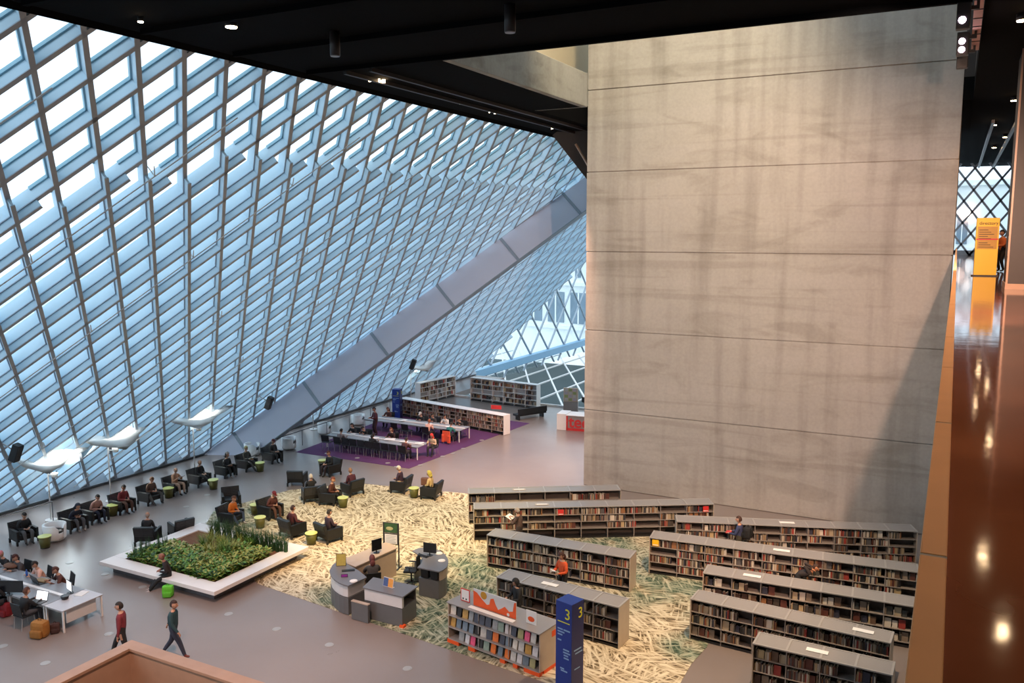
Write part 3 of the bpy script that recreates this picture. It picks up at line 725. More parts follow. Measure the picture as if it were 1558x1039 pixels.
rowz = ((.14, 'bottom'), (.52, 'middle'), (.90, 'top'))
for z, rn in rowz:
    x = .45 if z == .14 else .12
    while x < L-.15:
        i = random.choice((0, 1, 1, 4, 4, 11, 8, 8, 10, 13, 5, 6, 1, 0, 2, 3, 7, 9, 12, 13, 11)); o = bpy.data.objects.new('book', cm[i]); COL.objects.link(o)
        o.matrix_world = Tm @ Matrix.Translation((x, .06+U(0, .03), z)) @ Matrix.Rotation(U(-.25, .25), 4, 'Z') @ Matrix.Rotation(-.16, 4, 'X') @ Matrix.Rotation(math.pi/2, 4, 'Z') @ Matrix.Translation((0, -.095, 0))
        tag(o, '%s face-out book on the %s ledge of the display shelf' % (names14[i], rn), 'book', '%s books on the %s ledge of the display shelf' % (names14[i], rn)); x += U(.21, .27)
# dark books lying along the top edge
bn = empty('banner', Tm @ Vector((.75, .30, DH)), rz); tag(bn, 'grey banner with orange flame shapes standing on the display shelf', 'banner')
MB().box(0, 0, 0, 1.62, .03, .52).build('board', MT['desk_white'], bn)
bm = MB(); pts = [(0, 0), (1.62, 0), (1.62, .50), (1.55, .48), (1.5, .2), (1.36, .16), (1.2, .27), (1.05, .16), (.95, .10), (.86, .22), (.78, .40), (.66, .36), (.62, .18), (.52, .14), (.34, .26), (.14, .42), (0, .46)]
a = [bm.bm.verts.new((x, -.004, z)) for x, z in pts]; b = [bm.bm.verts.new((x, 0, z)) for x, z in pts]
bm.bm.faces.new(a); [bm.bm.faces.new((a[i], a[(i+1) % len(a)], b[(i+1) % len(a)], b[i])) for i in range(len(a))]
bm.build('orange_flames', MT['orange'], bn)
bm = MB(); bm.cyl((.40, -.001, .40), (.40, -.005, .40), .12, n=20); bm.build('sun_disc', MT['yellow_dim'], bn)
bm = MB(); bm.cyl((1.33, -.001, .06), (1.33, -.007, .06), .05, n=16); bm.build('white_disc', MT['paper'], bn)
o = MB().box(0, 0, 0, 1.7, .16, .008).build('paper_strip', MT['paper'], None, Tm @ Vector((.72, .06, DH+.001)), rz); tag(o, 'torn strip of white paper in front of the orange banner', 'paper')
for x, m, lab in ((.22, 'pale_pink', 'pink-framed card propped on the display shelf'), (2.72, 'orange', 'white card with an orange blot propped on the display shelf')):
    cd = empty('card', Tm @ Vector((x, .32, DH)), rz); tag(cd, lab, 'card')
    MB().box(0, 0, 0, .36, .015, .40, .003).build('card_back', MT['paper'] if m == 'orange' else MT['red'], cd)
    if m == 'orange': b_ = MB(); b_.ball((.18, -.002, .15), .10, 1.2, .03, .8); b_.build('print', MT['orange'], cd)
    else: MB().box(.03, -.006, .03, .33, 0, .37).build('print', MT['paper'], cd); MB().box(.08, -.009, .06, .13, -.006, .11).build('print', MT['text_black'], cd); MB().box(.20, -.009, .06, .25, -.006, .11).build('print', MT['text_black'], cd)

# ------------------------------------------------------------------ blue level pillars
def pillar(p, ax, ay, h, rz, label, sz):
    r = empty('level_pillar', p, rz); tag(r, label, 'sign pillar')
    MB().box(0, 0, 0, ax, ay, h, .006).build('body', [MT['blue']], r)
    MB().box(ax, .006, .006, ax+.004, ay-.006, h-.006).build('side_panel', MT['blue_dark'], r)  # darker blue over one side face
    text('numeral', '3', sz, MT['yellow_print'], r, (ax*.74, -.004, h-.33), (math.pi/2, 0, 0))
    text('numeral', '3', sz, MT['yellow_print'], r, (ax+.008, ay*.70, h-.33), (math.pi/2, 0, math.pi/2))
    mb = MB(); mb.box(ax*.12, -.004, h-.58, ax*.88, -.001, h-.555); mb.build('print_rule', MT['yellow_print'], r)
    mb = MB()
    for k, (x0, x1, z) in enumerate(((.12, .45, .80), (.12, .55, .88), (.5, .9, .80), (.12, .42, .96), (.12, .36, 1.12), (.48, .86, 1.36), (.48, .92, 1.44), (.52, .8, 1.52), (.52, .84, 1.60), (.3, .55, 1.92), (.34, .75, 1.98))):
        if h-z > .1: mb.box(ax*x0, -.004, h-z, ax*x1, -.001, h-z+.04)
    mb.build('print_lines', MT['pale_print'], r)
    mb = MB(); mb.box(ax+.005, ay*.2, h-1.36, ax+.008, ay*.8, h-1.32); mb.box(ax+.005, ay*.3, h-1.46, ax+.008, ay*.9, h-1.42); mb.box(ax+.005, ay*.25, h-1.9, ax+.008, ay*.7, h-1.87); mb.build('print_lines', MT['pale_print'], r)
    return r
Pc, Pl, Pr = at(870, 921, 2.6), at(846, 912, 2.6), at(887, 911, 2.6)
v = Pc-Pl; rz_ = math.atan2(v.y, v.x)
pillar((Pl.x, Pl.y, 0), v.length, (Pr-Pc).length, 2.6, rz_, 'tall royal blue pillar with yellow 3 beside the display shelf', .42)
q = at(597, 637); pillar((q.x, q.y, 0), .55, .5, 2.6, .25, 'royal blue pillar standing by the far study tables', .34).scale = (1, 1, .78)
# ================================================================== seating and tables (prototypes copied with their parts)
def make_armchair():
    r = empty('armchair')
    MB().box(-.30, -.30, .20, .30, .40, .42, .03).build('seat', MT['chair_black'], r)
    R_ = Matrix.Translation((0, -.33, .40)) @ Matrix.Rotation(math.radians(14), 4, 'X') @ Matrix.Translation((0, .33, -.40))
    bk = MB().box(-.40, -.42, .22, .40, -.29, .84, .02, R_).build('backrest', MT['chair_black'], r)
    mb = MB()
    for sy in (-.432, -.292):
        for i in range(2):
            for k in range(5):
                mb.box(-.36+i*.37, sy, .45+k*.075, -.01+i*.37, sy+.014, .50+k*.075, 0, R_)
    mb.build('tufting', MT['chair_waffle'], bk)
    for s in (-1, 1):
        MB().box(min(s*.31, s*.42), -.38, .16, max(s*.31, s*.42), .40, .60, .02).build('arm', MT['chair_black'], r)
        for y in (-.36, .34): MB().box(s*.40-.035, y-.035, 0, s*.40+.035, y+.035, .18).build('leg', MT['device'], r)
    return r
def make_study_chair():
    r = empty('study_chair')
    MB().box(-.25, -.22, .42, .25, .25, .46, .01).build('seat', MT['chair_black'], r)
    R_ = Matrix.Translation((0, -.2, .45)) @ Matrix.Rotation(math.radians(10), 4, 'X') @ Matrix.Translation((0, .2, -.45))
    MB().box(-.25, -.22, .48, .25, -.19, .90, .012, R_).build('backrest', MT['chair_black'], r)
    for x in (-.2, .2):
        MB().cyl((x, .22, 0), (x*.95, .18, .44), .012, n=6).build('leg', MT['grey_metal'], r)
        MB().cyl((x, -.24, 0), (x*.95, -.18, .60), .012, n=6).build('leg', MT['grey_metal'], r)
    return r
def make_side_table():
    r = empty('side_table')
    MB().cyl((0, 0, 0), (0, 0, .46), .17, .235, 20).build('body', MT['lime'], r)
    MB().cyl((0, 0, .46), (0, 0, .49), .25, .25, 24).build('top', MT['lime_top'], r)
    MB().cyl((0, 0, 0), (0, 0, .03), .178, .178, 20).build('foot_ring', MT['device'], r)
    return r
PROTO = {'armchair': make_armchair(), 'study_chair': make_study_chair(), 'side_table': make_side_table()}
USED = set()
def put(kind, p, rz, label, cat, group):
    o = PROTO[kind] if kind not in USED else copy_tree(PROTO[kind])
    USED.add(kind); o.location = p; o.rotation_euler = (0, 0, rz); tag(o, label, cat, group); return o

# ================================================================== people
V = Vector
def ik(a, t, l1, l2, pole):
    a, t = V(a), V(t); d = t-a; D = min(d.length, l1+l2-.004); d = d.normalized()
    x = (l1*l1-l2*l2+D*D)/(2*D); h = math.sqrt(max(0, l1*l1-x*x))
    p = V(pole); p = p-d*p.dot(d)
    p = p.normalized() if p.length > 1e-5 else V((0, 0, -1))
    return a+d*x+p*h, a+d*D
BODY = {}
def body_mesh(pose, arms, lean, legs, nod, turn):
    key = (pose, arms, lean, legs, nod, turn)
    if key in BODY: return BODY[key]
    vs, es, rad, cat = [], [], [], []     # cat of the edge that ends in the vertex
    def add(p, r, par=None, c=1):
        r *= 1.0 if c in (0, 3) else 1.2
        vs.append(V(p)); rad.append(r); cat.append(c)
        if par is not None: es.append((par, len(vs)-1))
        return len(vs)-1
    ph = {'sit': .50, 'stand': .95, 'walk': .93, 'perch': .60}[pose]
    up = V((0, math.sin(lean), math.cos(lean))); P = V((0, 0, ph))
    pel = add(P, .135, None, 2)
    wa = add(P+up*.17, .125, pel, 1); ch = add(P+up*.34, .148, wa, 1); nb = add(P+up*.485, .075, ch, 1)
    up2 = (up+V((0, math.sin(lean*.4+.15), math.cos(lean*.4)))).normalized()
    nt = add(P+up*.485+up2*.075, .052, nb, 0)
    fw = V((0, math.cos(lean), -math.sin(lean)))
    H = {'lap': (.10, .30, ph+.13), 'read': (.11, .36, ph+.33), 'table': (.16, .47, ph+.27), 'rest': (.35, .22, ph+.14), 'face': (.12, .26, ph+.50),
         'hang': (.27, .04, ph-.13), 'swing': (.25, .25, ph-.08), 'reach': (.10, .44, ph+.30), 'carry': (.14, .34, ph+.14), 'up': (.2, .33, ph+.52)}[arms]
    for s in (-1, 1):
        sh0 = P+up*.425+V((s*.175, 0, 0)); sh = add(sh0, .066, ch, 1)
        h = V((s*H[0], H[1], H[2]))
        if arms == 'swing': h.y = s*.26; h.z = ph-.08+abs(s)*.03
        if arms == 'face' and s < 0: h = V((-.10, .34, ph+.20))
        if arms == 'up' and s < 0: h = V((-.16, .36, ph+.18))
        el, wr = ik(sh0, h, .29, .26, (s*.5, -.4, -.8))
        e = add(el, .050, sh, 1); w_ = add(wr, .033, e, 1)
        fd = (wr-el).normalized(); side = fd.cross(V((0, 0, 1))); side = side.normalized() if side.length > .2 else V((1, 0, 0)); dn = side.cross(fd).normalized()*-1
        if dn.z > 0: dn = -dn
        pm = add(wr+fd*.055, .030, w_, 0)
        for k, (o_, L1) in enumerate(((-.028, .030), (-.010, .036), (.009, .034), (.027, .028))):
            k1 = add(wr+fd*.095+side*o_, .0105, pm, 0); k2 = add(wr+fd*(.095+L1)+side*o_+dn*.012, .0095, k1, 0); add(wr+fd*(.095+L1*1.5)+side*o_+dn*.036, .008, k2, 0)
        th = add(wr+fd*.05+side*(-s*.042)+dn*.012, .012, pm, 0); add(wr+fd*.085+side*(-s*.052)+dn*.026, .010, th, 0)
        hp0 = P+V((s*.095, 0, -.03)); hp = add(hp0, .098, pel, 2)
        kp = (s*.15, 1, .25)
        if pose in ('sit', 'perch'):
            an = V((s*.12, .47 if pose == 'sit' else .40, .085))
            if legs == 'ext': an = V((s*.10, .68, .085))
            if legs == 'cross' and s > 0: an = V((-.04, .66, .30))
            if legs == 'wide': an = V((s*.2, .5, .085)); kp = (s*.8, 1, .25)
        elif pose == 'walk': an = V((s*.08, s*.36, .09 if s > 0 else .13))
        else: an = V((s*.11, .02*s, .085))
        kn, an = ik(hp0, an, .44, .43, kp)
        a_ = add(kn, .067, hp, 2); b_ = add(an, .045, a_, 2)
        toe = V((0, .15, -.045)) if not (legs == 'cross' and s > 0) else V((0, .13, .02))
        c_ = add(an+V((0, .04, -.035)), .040, b_, 3); add(an+toe, .034, c_, 3)
    me = bpy.data.meshes.new('skel'); me.from_pydata(vs, es, []); ob = bpy.data.objects.new('skel', me); COL.objects.link(ob)
    m = ob.modifiers.new('s', 'SKIN'); m.use_smooth_shade = True; m.branch_smoothing = .35
    sv = me.skin_vertices[0].data
    for i, r in enumerate(rad): sv[i].radius = (r, r); sv[i].use_root = i == 0
    ss = ob.modifiers.new('u', 'SUBSURF'); ss.levels = ss.render_levels = 1
    dg = bpy.context.evaluated_depsgraph_get(); ev = ob.evaluated_get(dg); me2 = bpy.data.meshes.new_from_object(ev)
    bpy.data.objects.remove(ob)
    # cloth regions by nearest bone
    cen = np.array([p.center[:] for p in me2.polygons]); best = np.full(len(cen), 1e9); bc = np.zeros(len(cen), int)
    for (a, b) in es:
        A_, B_ = np.array(vs[a]), np.array(vs[b]); d = B_-A_; t = np.clip(((cen-A_)@d)/max(d@d, 1e-9), 0, 1); dist = np.linalg.norm(cen-(A_+t[:, None]*d), axis=1)-.5*(rad[a]+rad[b])*0
        c = cat[b]; k = dist < best; best[k] = dist[k]; bc[k] = c
    bm = bmesh.new(); bm.from_mesh(me2); bm.faces.ensure_lookup_table()
    for f, c in zip(bm.faces, bc): f.material_index = int(c); f.smooth = True
    bpy.data.meshes.remove(me2)
    # head with face
    hc = vs[nt]+up2*.055+V((0, .025, .055)); R = Matrix.Rotation(turn, 3, 'Z') @ Matrix.Rotation(-nod, 3, 'X')
    hb = MB(); hb.bm.free(); hb.bm = bm; hb.mi = 0
    sv_ = bmesh.ops.create_uvsphere(bm, u_segments=16, v_segments=12, radius=1)['verts']
    for k in sv_:
        x, y, z = k.co
        if z < 0: x *= 1-.22*(-z); y = y*(1-.10*(-z))+.10*(-z)
        if y > .8 and -.25 < z < .15: y += .04
        if y < 0 and z > -.3: y *= 1.08
        k.co = hc+R@V((x*.084, y*.103, z*.126))
    hb._done(sv_)
    for k in sv_:
        for f in k.link_faces: f.smooth = True
    def hp_(x, y, z): return hc+R@V((x, y, z))
    hb.cyl(hp_(0, .097, .022), hp_(0, .127, -.022), .008, .017, 6); hb.cyl(hp_(0, .127, -.022), hp_(0, .096, -.028), .017, .012, 6)
    for s in (-1, 1): hb.ball(hp_(s*.085, -.008, -.002), .026, .45, .8, 1.1, 8, 6, R)
    hb.mi = 4
    for s in (-1, 1): hb.ball(hp_(s*.032, .095, .018), .0105, 1.3, .6, .7, 8, 6, R)
    hb.mi = 5; hb.ball(hp_(0, .096, -.058), .024, 1, .35, .28, 8, 6, R)
    out = bpy.data.meshes.new('person'); bm.to_mesh(out); bm.free()
    for i in range(6): out.materials.append(None)
    hands = [V((s*H[0], H[1], H[2])) for s in (-1, 1)]
    BODY[key] = (out, hc, R, hands); return BODY[key]
CM = {}
def cloth(c, rough=.8):
    k = (tuple(c), rough)
    if k not in CM: CM[k] = mat('cloth_%d' % len(CM), c, rough, var=.2, scale=14, bump=.15)
    return CM[k]
MT['lips'] = mat('lips', (.35, .12, .10), .5); MT['eye'] = mat('eye', (.01, .008, .007), .2)
def headwear(style, hc, R):
    mb = MB(); c = hc
    def cap(scale, keep, dy=-.006, dz=.008):
        vs = bmesh.ops.create_uvsphere(mb.bm, u_segments=18, v_segments=14, radius=1)['verts']; kill = []
        for k in vs:
            if not keep(*k.co): kill.append(k)
        for k in vs:
            x, y, z = k.co; k.co = c+R@V((x*.084*scale, y*.103*scale*1.03+dy, z*.126*scale+dz))
        bmesh.ops.delete(mb.bm, geom=kill, context='VERTS')
        for f in mb.bm.faces: f.smooth = True
    if style == 'short': cap(1.09, lambda x, y, z: z > .42 or (y < .15 and z > -.45))
    elif style == 'bald': cap(1.05, lambda x, y, z: y < -.1 and -.45 < z < .25)
    elif style == 'long':
        cap(1.13, lambda x, y, z: z > .45 or (y < .25 and z > -.95)); mb.ball(c+R@V((0, -.075, -.13)), .085, 1, .55, 1.25)
    elif style == 'hood': cap(1.32, lambda x, y, z: y < .45 or z > .75); mb.ball(c+R@V((0, -.06, -.12)), .10, 1.15, .8, .8)
    elif style == 'scarf': cap(1.20, lambda x, y, z: y < .55 or z > .55 or z < -.6); mb.ball(c+R@V((0, -.01, -.15)), .11, 1.05, .9, .8)
    elif style == 'cap': cap(1.12, lambda x, y, z: z > .22); mb.box(-.06, .07, .035, .06, .17, .047, .004, Matrix.Translation(c) @ R.to_4x4())
    elif style == 'hat': cap(1.16, lambda x, y, z: z > .2); mb.cyl(c+R@V((0, 0, .030)), c+R@V((0, 0, .042)), .165, .16, 22)
    return mb
HAIRM = {}
def person(label, p, rz, pose='sit', arms='lap', lean=.08, legs='flat', nod=.3, turn=0, top=(.02, .02, .025), pants=(.03, .03, .04), hair='short', hcol=(.02, .013, .01), skin=(.45, .25, .17), shoe=(.02, .02, .02), scale=1.0, group=None):
    me, hc, R, hands = body_mesh(pose, arms, round(lean, 2), legs, round(nod, 2), round(turn, 2))
    o = bpy.data.objects.new('person', me); COL.objects.link(o); o.location = p; o.rotation_euler = (0, 0, rz); o.scale = (scale,)*3
    for i, m in enumerate((cloth(skin, .55), cloth(top), cloth(pants), cloth(shoe), MT['eye'], MT['lips'])):
        o.material_slots[i].link = 'OBJECT'; o.material_slots[i].material = m
    tag(o, label, 'person', group)
    if hair != 'none':
        nm = {'cap': 'cap', 'hat': 'hat', 'hood': 'hood', 'scarf': 'headscarf'}.get(hair, 'hair')
        headwear(hair, hc, R).build(nm, cloth(hcol, .7), o)
    return o, hands
def held(o, hands, kind, label, scale=1.0):
    """an open book or a phone in the hands: a thing of its own"""
    mid = (hands[0]+hands[1])/2; M_ = Matrix.Translation(o.location) @ Matrix.Rotation(o.rotation_euler.z, 4, 'Z') @ Matrix.Translation(mid+V((0, .07, .045)))
    mb = MB()
    if kind == 'book':
        for s in (-1, 1): mb.box(min(0, s*.15), -.10, -.006, max(0, s*.15), .10, .010, 0, Matrix.Rotation(-s*.22, 4, 'Y'))
        m = MT['paper']; nm = 'open_book'; c = 'book'
    elif kind == 'paper': mb.box(-.20, -.14, 0, .20, .14, .006, .001); m = MT['paper']; nm = 'newspaper'; c = 'paper'
    else: mb.box(-.035, -.07, 0, .035, .07, .010, .003); m = MT['device']; nm = 'phone'; c = 'phone'
    b = mb.build(nm, m); b.matrix_world = M_ @ Matrix.Rotation(.45, 4, 'X'); tag(b, label, c); return b
# ================================================================== armchairs along the glass facade
D = math.radians
BLK = (.014, .015, .018); NAVY = (.012, .016, .035); GREY = (.10, .10, .105); DARKRED = (.10, .012, .016); BROWN = (.10, .045, .03); TAN = (.42, .22, .13); JEANS = (.04, .065, .12); KHAKI = (.25, .2, .13); BEIGE = (.55, .42, .32)
GC = 'black armchairs of the reading area'
def seated(px, py, rz, who, seat='armchair', dx=0, **kw):
    p = at(px, py); p.z = kw.pop('z', 0.0)
    p = V((p.x, p.y, p.z))
    hold = kw.pop('hold', None)
    if seat: put(seat, p, rz, ('armchair of the person ' if seat == 'armchair' else 'study chair of the person ')+who, 'chair', GC if seat == 'armchair' else 'study chairs at the long tables')
    f = V((-math.sin(rz), math.cos(rz), 0))
    off = .0 if seat == 'armchair' else .02
    o, h = person('person '+who, p+f*off, rz, **kw)
    if hold: held(o, h, hold, {'book': 'open book held by the person ', 'paper': 'newspaper held by the person ', 'phone': 'phone held by the person '}[hold]+who)
    return o
R90 = D(-90)
seated(37, 824, R90+D(-10), 'in black beside the olive bin at the row end', arms='lap', lean=.25, nod=.6, top=BLK, pants=GREY, hair='short')
seated(113, 806, R90, 'bundled in a navy coat bent over their lap', arms='lap', lean=.55, nod=.7, top=NAVY, pants=GREY, hair='hood', hcol=NAVY, shoe=(.3, .25, .22))
seated(145, 793, R90, 'in a pink-beige top with black headphones', arms='lap', lean=.4, nod=.5, top=(.45, .25, .2), pants=NAVY, hair='short')
seated(187, 778.5, R90, 'in a red shirt by the first olive table', arms='lap', lean=.2, nod=.5, top=(.20, .025, .03), pants=BROWN, hair='short', skin=(.3, .14, .09))
seated(229, 765, R90, 'in a brown jacket and grey trousers', arms='lap', lean=.25, nod=.6, top=(.13, .07, .05), pants=(.09, .09, .09), hair='short', hcol=(.12, .05, .02), legs='wide')
seated(267, 750.5, R90, 'in a tan shirt and shorts', arms='read', lean=.1, nod=.4, top=TAN, pants=(.45, .30, .22), hair='bald', hcol=(.3, .2, .15), hold='paper')
seated(304, 738, R90, 'in black with legs crossed between two lime tables', arms='lap', lean=.05, nod=.5, legs='cross', top=BLK, pants=BLK, hair='bald', hcol=(.2, .12, .08))
seated(344, 724.5, R90, 'in a black hood holding a white paper', arms='lap', lean=.2, nod=.5, top=BLK, pants=BLK, hair='hood', hcol=BLK, shoe=(.4, .3, .25), hold='paper')
seated(376, 714.5, R90, 'in black reading stretched out under the lilac beam', arms='lap', lean=-.1, nod=.4, legs='ext', top=(.03, .03, .025), pants=(.03, .03, .035), hair='short', hcol=(.3, .3, .12), hold='book')
seated(415, 702.5, R90, 'in dark grey at the far end of the row', arms='lap', lean=.1, nod=.3, top=(.03, .03, .033), pants=(.03, .03, .03), hair='cap', hcol=(.10, .015, .02))
# ------------------------------------------------------------------ groups on the garden carpet
seated(226, 826, D(30), 'in black with a bald head beside the planter corner', arms='lap', lean=.0, nod=.2, top=BLK, pants=BLK, hair='bald', hcol=(.35, .3, .27))
put('armchair', at(276, 815), D(70), 'empty black armchair between the bald person and the planter', 'chair', GC)
seated(352, 797, D(-80), 'in an orange shirt and blue jeans', arms='lap', lean=.25, nod=.5, top=(.60, .16, .02), pants=JEANS, hair='short', hcol=(.10, .035, .015), legs='wide', shoe=(.5, .48, .45))
put('armchair', at(352, 770), D(-130), 'empty waffle-backed armchair behind the person in orange by the planter', 'chair', GC)
seated(412, 787, D(-95), 'in maroon with a cap bent forward by a lime table', arms='lap', lean=.4, nod=.6, top=(.11, .035, .03), pants=BROWN, hair='cap', hcol=(.16, .01, .02))
seated(446, 815, D(-12), 'in dark red seen from behind', arms='rest', lean=.0, nod=.2, top=(.07, .012, .014), pants=BLK, hair='short', hcol=(.03, .01, .01))
seated(501, 822, D(-16), 'in dark plum seen from behind with neat black hair', arms='lap', lean=.0, nod=.3, top=(.045, .025, .04), pants=BLK, hair='short')
put('armchair', at(453, 737), D(25), 'empty waffle-backed armchair at the edge of the garden carpet', 'chair', GC)
seated(503, 722, D(165), 'in black facing the camera beyond the white-haired reader', arms='lap', lean=.1, nod=.4, top=BLK, pants=(.03, .02, .03), hair='short', hcol=(.08, .02, .015))
seated(536, 752, D(75), 'in a maroon jumper turned towards the white-haired reader', arms='lap', lean=.15, nod=.2, top=(.09, .02, .035), pants=(.12, .05, .05), hair='short', hcol=(.3, .16, .10))
seated(474, 762, D(50), 'with white hair in a black armchair', arms='face', lean=.0, nod=.2, top=BLK, pants=BLK, hair='short', hcol=(.62, .55, .48))
seated(503, 766, D(-75), 'in a black skirt with bare forearms beside a lime table', arms='lap', lean=.2, nod=.4, top=(.10, .03, .02), pants=BLK, hair='short', hcol=(.16, .04, .02), skin=(.55, .30, .20))
seated(610, 748, D(100), 'with white hair and beige trousers', arms='lap', lean=.1, nod=.3, top=(.05, .025, .05), pants=(.62, .45, .30), hair='short', hcol=(.65, .60, .50), legs='wide')
seated(656, 757, D(100), 'in a cream hooded coat', arms='lap', lean=.1, nod=.3, top=(.62, .46, .22), pants=BLK, hair='hood', hcol=(.50, .42, .08))
b = at(648, 757); o = MB().box(-.22, -.12, 0, .22, .12, .36, .05).build('shoulder_bag', cloth((.16, .07, .045)), None, (b.x, b.y, .62), .3); tag(o, 'brown bag on the lap of the person in the cream coat', 'bag')
T_ = 'lime side tables'
for (px, py, lab) in ((69, 833, 'olive side table at the row end nearest the study desks'), (257, 757, 'lime side table beside the person in the tan shirt'), (325, 744, 'lime side table between the two people in black'), (396, 717, 'lime side table beside the lilac beam foot'), (172, 784, 'dark olive side table beside the red-shirted person'),
                      (396, 803, 'lime side table beside the orange-shirted person'), (389, 783, 'lime side table behind the orange-shirted person'), (474, 828, 'lime side table between the two people seen from behind'), (522, 772, 'lime side table beside the bare-armed person'), (491, 713, 'lime side table beside the empty waffle-backed armchair'), (630, 757, 'lime side table between the white-haired man and the cream coat')):
    p = at(px, py); o = put('side_table', p, 0, lab, 'table', T_)
    if px in (69, 172):
        for ch in o.children:
            if ch.name.startswith('body'):
                ch.data = ch.data.copy(); ch.data.materials[0] = cloth((.10, .10, .02), .5)

# ================================================================== study desks by the picture's left edge
yb0, yb1 = 15.97, 17.42
def table(name, x0, x1, y0, y1, label, top, panel=None, legs=True, group=None, h=.74):
    r = empty(name, ((x0+x1)/2, (y0+y1)/2, 0)); tag(r, label, 'table', group); a, b = (x1-x0)/2, (y1-y0)/2
    MB().box(-a, -b, h-.03, a, b, h, .004).build('tabletop', top, r)
    for sx in (-1, 1):
        for sy in (-1, 1): MB().box(sx*(a-.05)-.025, sy*(b-.05)-.025, 0, sx*(a-.05)+.025, sy*(b-.05)+.025, h-.03).build('leg', MT['white_metal'], r)
    for sy in (-1, 1): MB().box(-a+.05, sy*(b-.05)-.012, h-.09, a-.05, sy*(b-.05)+.012, h-.03).build('apron', MT['grey_metal'], r)
    if panel == 'end': MB().box(a-.14, -b+.2, .24, a-.11, b-.2, h-.05).build('modesty_panel', MT['desk_white'], r)
    if panel == 'spine':
        MB().box(-a, -.06, h, a, .06, h+.05).build('cable_spine', MT['white_metal'], r)
    return r
table('study_desk', -25.12, -24.22, yb0, yb1, 'white study desk with a modesty panel at the end of the row', MT['table_white'], 'end')
table('study_desk', -27.0, -25.14, yb0, yb1, 'grey-topped study desk next to the white end desk', MT['table_grey'], 'spine')
table('study_desk', -28.9, -27.02, yb0, yb1, 'grey-topped study desk cut by the left edge of the picture', MT['table_grey'], 'spine')
table('study_desk', -30.8, -28.92, yb0, yb1, 'grey-topped study desk mostly outside the picture', MT['table_grey'], 'spine')
def monitor(p, rz, label, on=True, w=.44, h=.30, laptop=False):
    r = empty('laptop' if laptop else 'monitor', p, rz); tag(r, label, 'laptop' if laptop else 'monitor')
    if laptop:
        MB().box(-w/2, -.02, 0, w/2, .24, .018, .003).build('keyboard_base', MT['device'], r)
        Rm = Matrix.Translation((0, .24, .01)) @ Matrix.Rotation(D(-18), 4, 'X')
        MB().box(-w/2, -.006, 0, w/2, .006, h, .003, Rm).build('lid', MT['device'], r); MB().box(-w/2+.015, -.010, .015, w/2-.015, -.006, h-.015, 0, Rm).build('screen', MT['screen'] if on else MT['screen_off'], r)
    else:
        MB().cyl((0, 0, 0), (0, 0, .012), .11, n=16).build('foot', MT['device'], r); MB().box(-.02, .0, 0, .02, .02, .2).build('stem', MT['device'], r)
        MB().box(-w/2, -.025, .10, w/2, 0, .10+h, .004).build('case', MT['device'], r); MB().box(-w/2+.012, -.029, .112, w/2-.012, -.025, .10+h-.012).build('screen', MT['screen'] if on else MT['screen_off'], r)
    return r
monitor(at(107, 902, .74), D(-15), 'monitor with a bright white screen on the white end desk', True, .42, .32)
monitor(at(54, 918, .74), D(12), 'laptop with a bright white screen in front of the person in black', True, .46, .30, True)
monitor(at(14, 905, .74), D(25), 'wide black monitor at the left edge of the desks', False, 1.0, .40)
monitor(at(66, 884, .74), D(170), 'black laptop facing the person in the grey jacket', False, .55, .30, True)
def thing(name, mb, m, p, rz, label, cat, group=None): o = mb.build(name, m, None, p, rz); return tag(o, label, cat, group)
bt = MB(); bt.cyl((0, 0, 0), (0, 0, .17), .04, .04, 14); bt.cyl((0, 0, .17), (0, 0, .21), .04, .018, 14); bt.cyl((0, 0, .21), (0, 0, .25), .02, .02, 10); thing('water_bottle', bt, cloth((.02, .10, .42), .2), at(41, 877, .74), 0, 'blue water bottle on the grey study desk', 'bottle')
thing('notebook', MB().box(-.14, -.2, 0, .14, .2, .012, .002), MT['paper'], at(124, 903, .74), .3, 'open white notebook on the white end desk', 'notebook')
kb = MB(); kb.cyl((0, 0, 0), (0, 0, .10), .10, .13, 16); kb.cyl((0, 0, .10), (0, 0, .11), .135, .135, 16); thing('bowl', kb, MT['device'], at(99, 911, .74), 0, 'round black bowl on the white end desk', 'bowl')
thing('tray', MB().box(-.22, -.14, 0, .22, .14, .03, .01).box(-.2, -.12, .03, .2, .12, .035), cloth((.30, .22, .12)), at(64, 884, .74), .2, 'tan folder on the grey desk by the pink-shirted person', 'folder').location.z += .02
hb_ = MB(); hb_.ball((0, 0, .09), .24, 1.2, .8, .40); hb_.cyl((-.1, 0, .16), (.1, 0, .20), .02); thing('handbag', hb_, cloth((.16, .08, .05)), at(17, 864, .74), .3, 'brown handbag on the desk by the picture edge', 'bag')
for (px, py, rz, who, kw) in (
    (62, 868, 180, 'in a pink cap at the grey desks', dict(arms='table', lean=.35, nod=.6, top=BLK, hair='cap', hcol=(.62, .22, .25))),
    (80, 875, 180, 'in a grey jacket behind a black laptop', dict(arms='table', lean=.3, nod=.6, top=(.06, .055, .06), hair='short', hcol=(.06, .015, .012))),
    (101, 889, 170, 'in a pale pink shirt at the grey desks', dict(arms='table', lean=.4, nod=.7, top=(.75, .45, .36), hair='short')),
    (134, 898, 160, 'in a brown jacket at the white end desk', dict(arms='table', lean=.4, nod=.6, top=(.10, .035, .025), hair='short', hcol=(.07, .02, .012)))):
    p = at(px, py)
    p = V((p.x, yb1+.22, 0)); put('study_chair', p, D(rz), 'study chair of the person '+who, 'chair', 'study chairs at the left desks'); person('person '+who, p, D(rz), **kw)
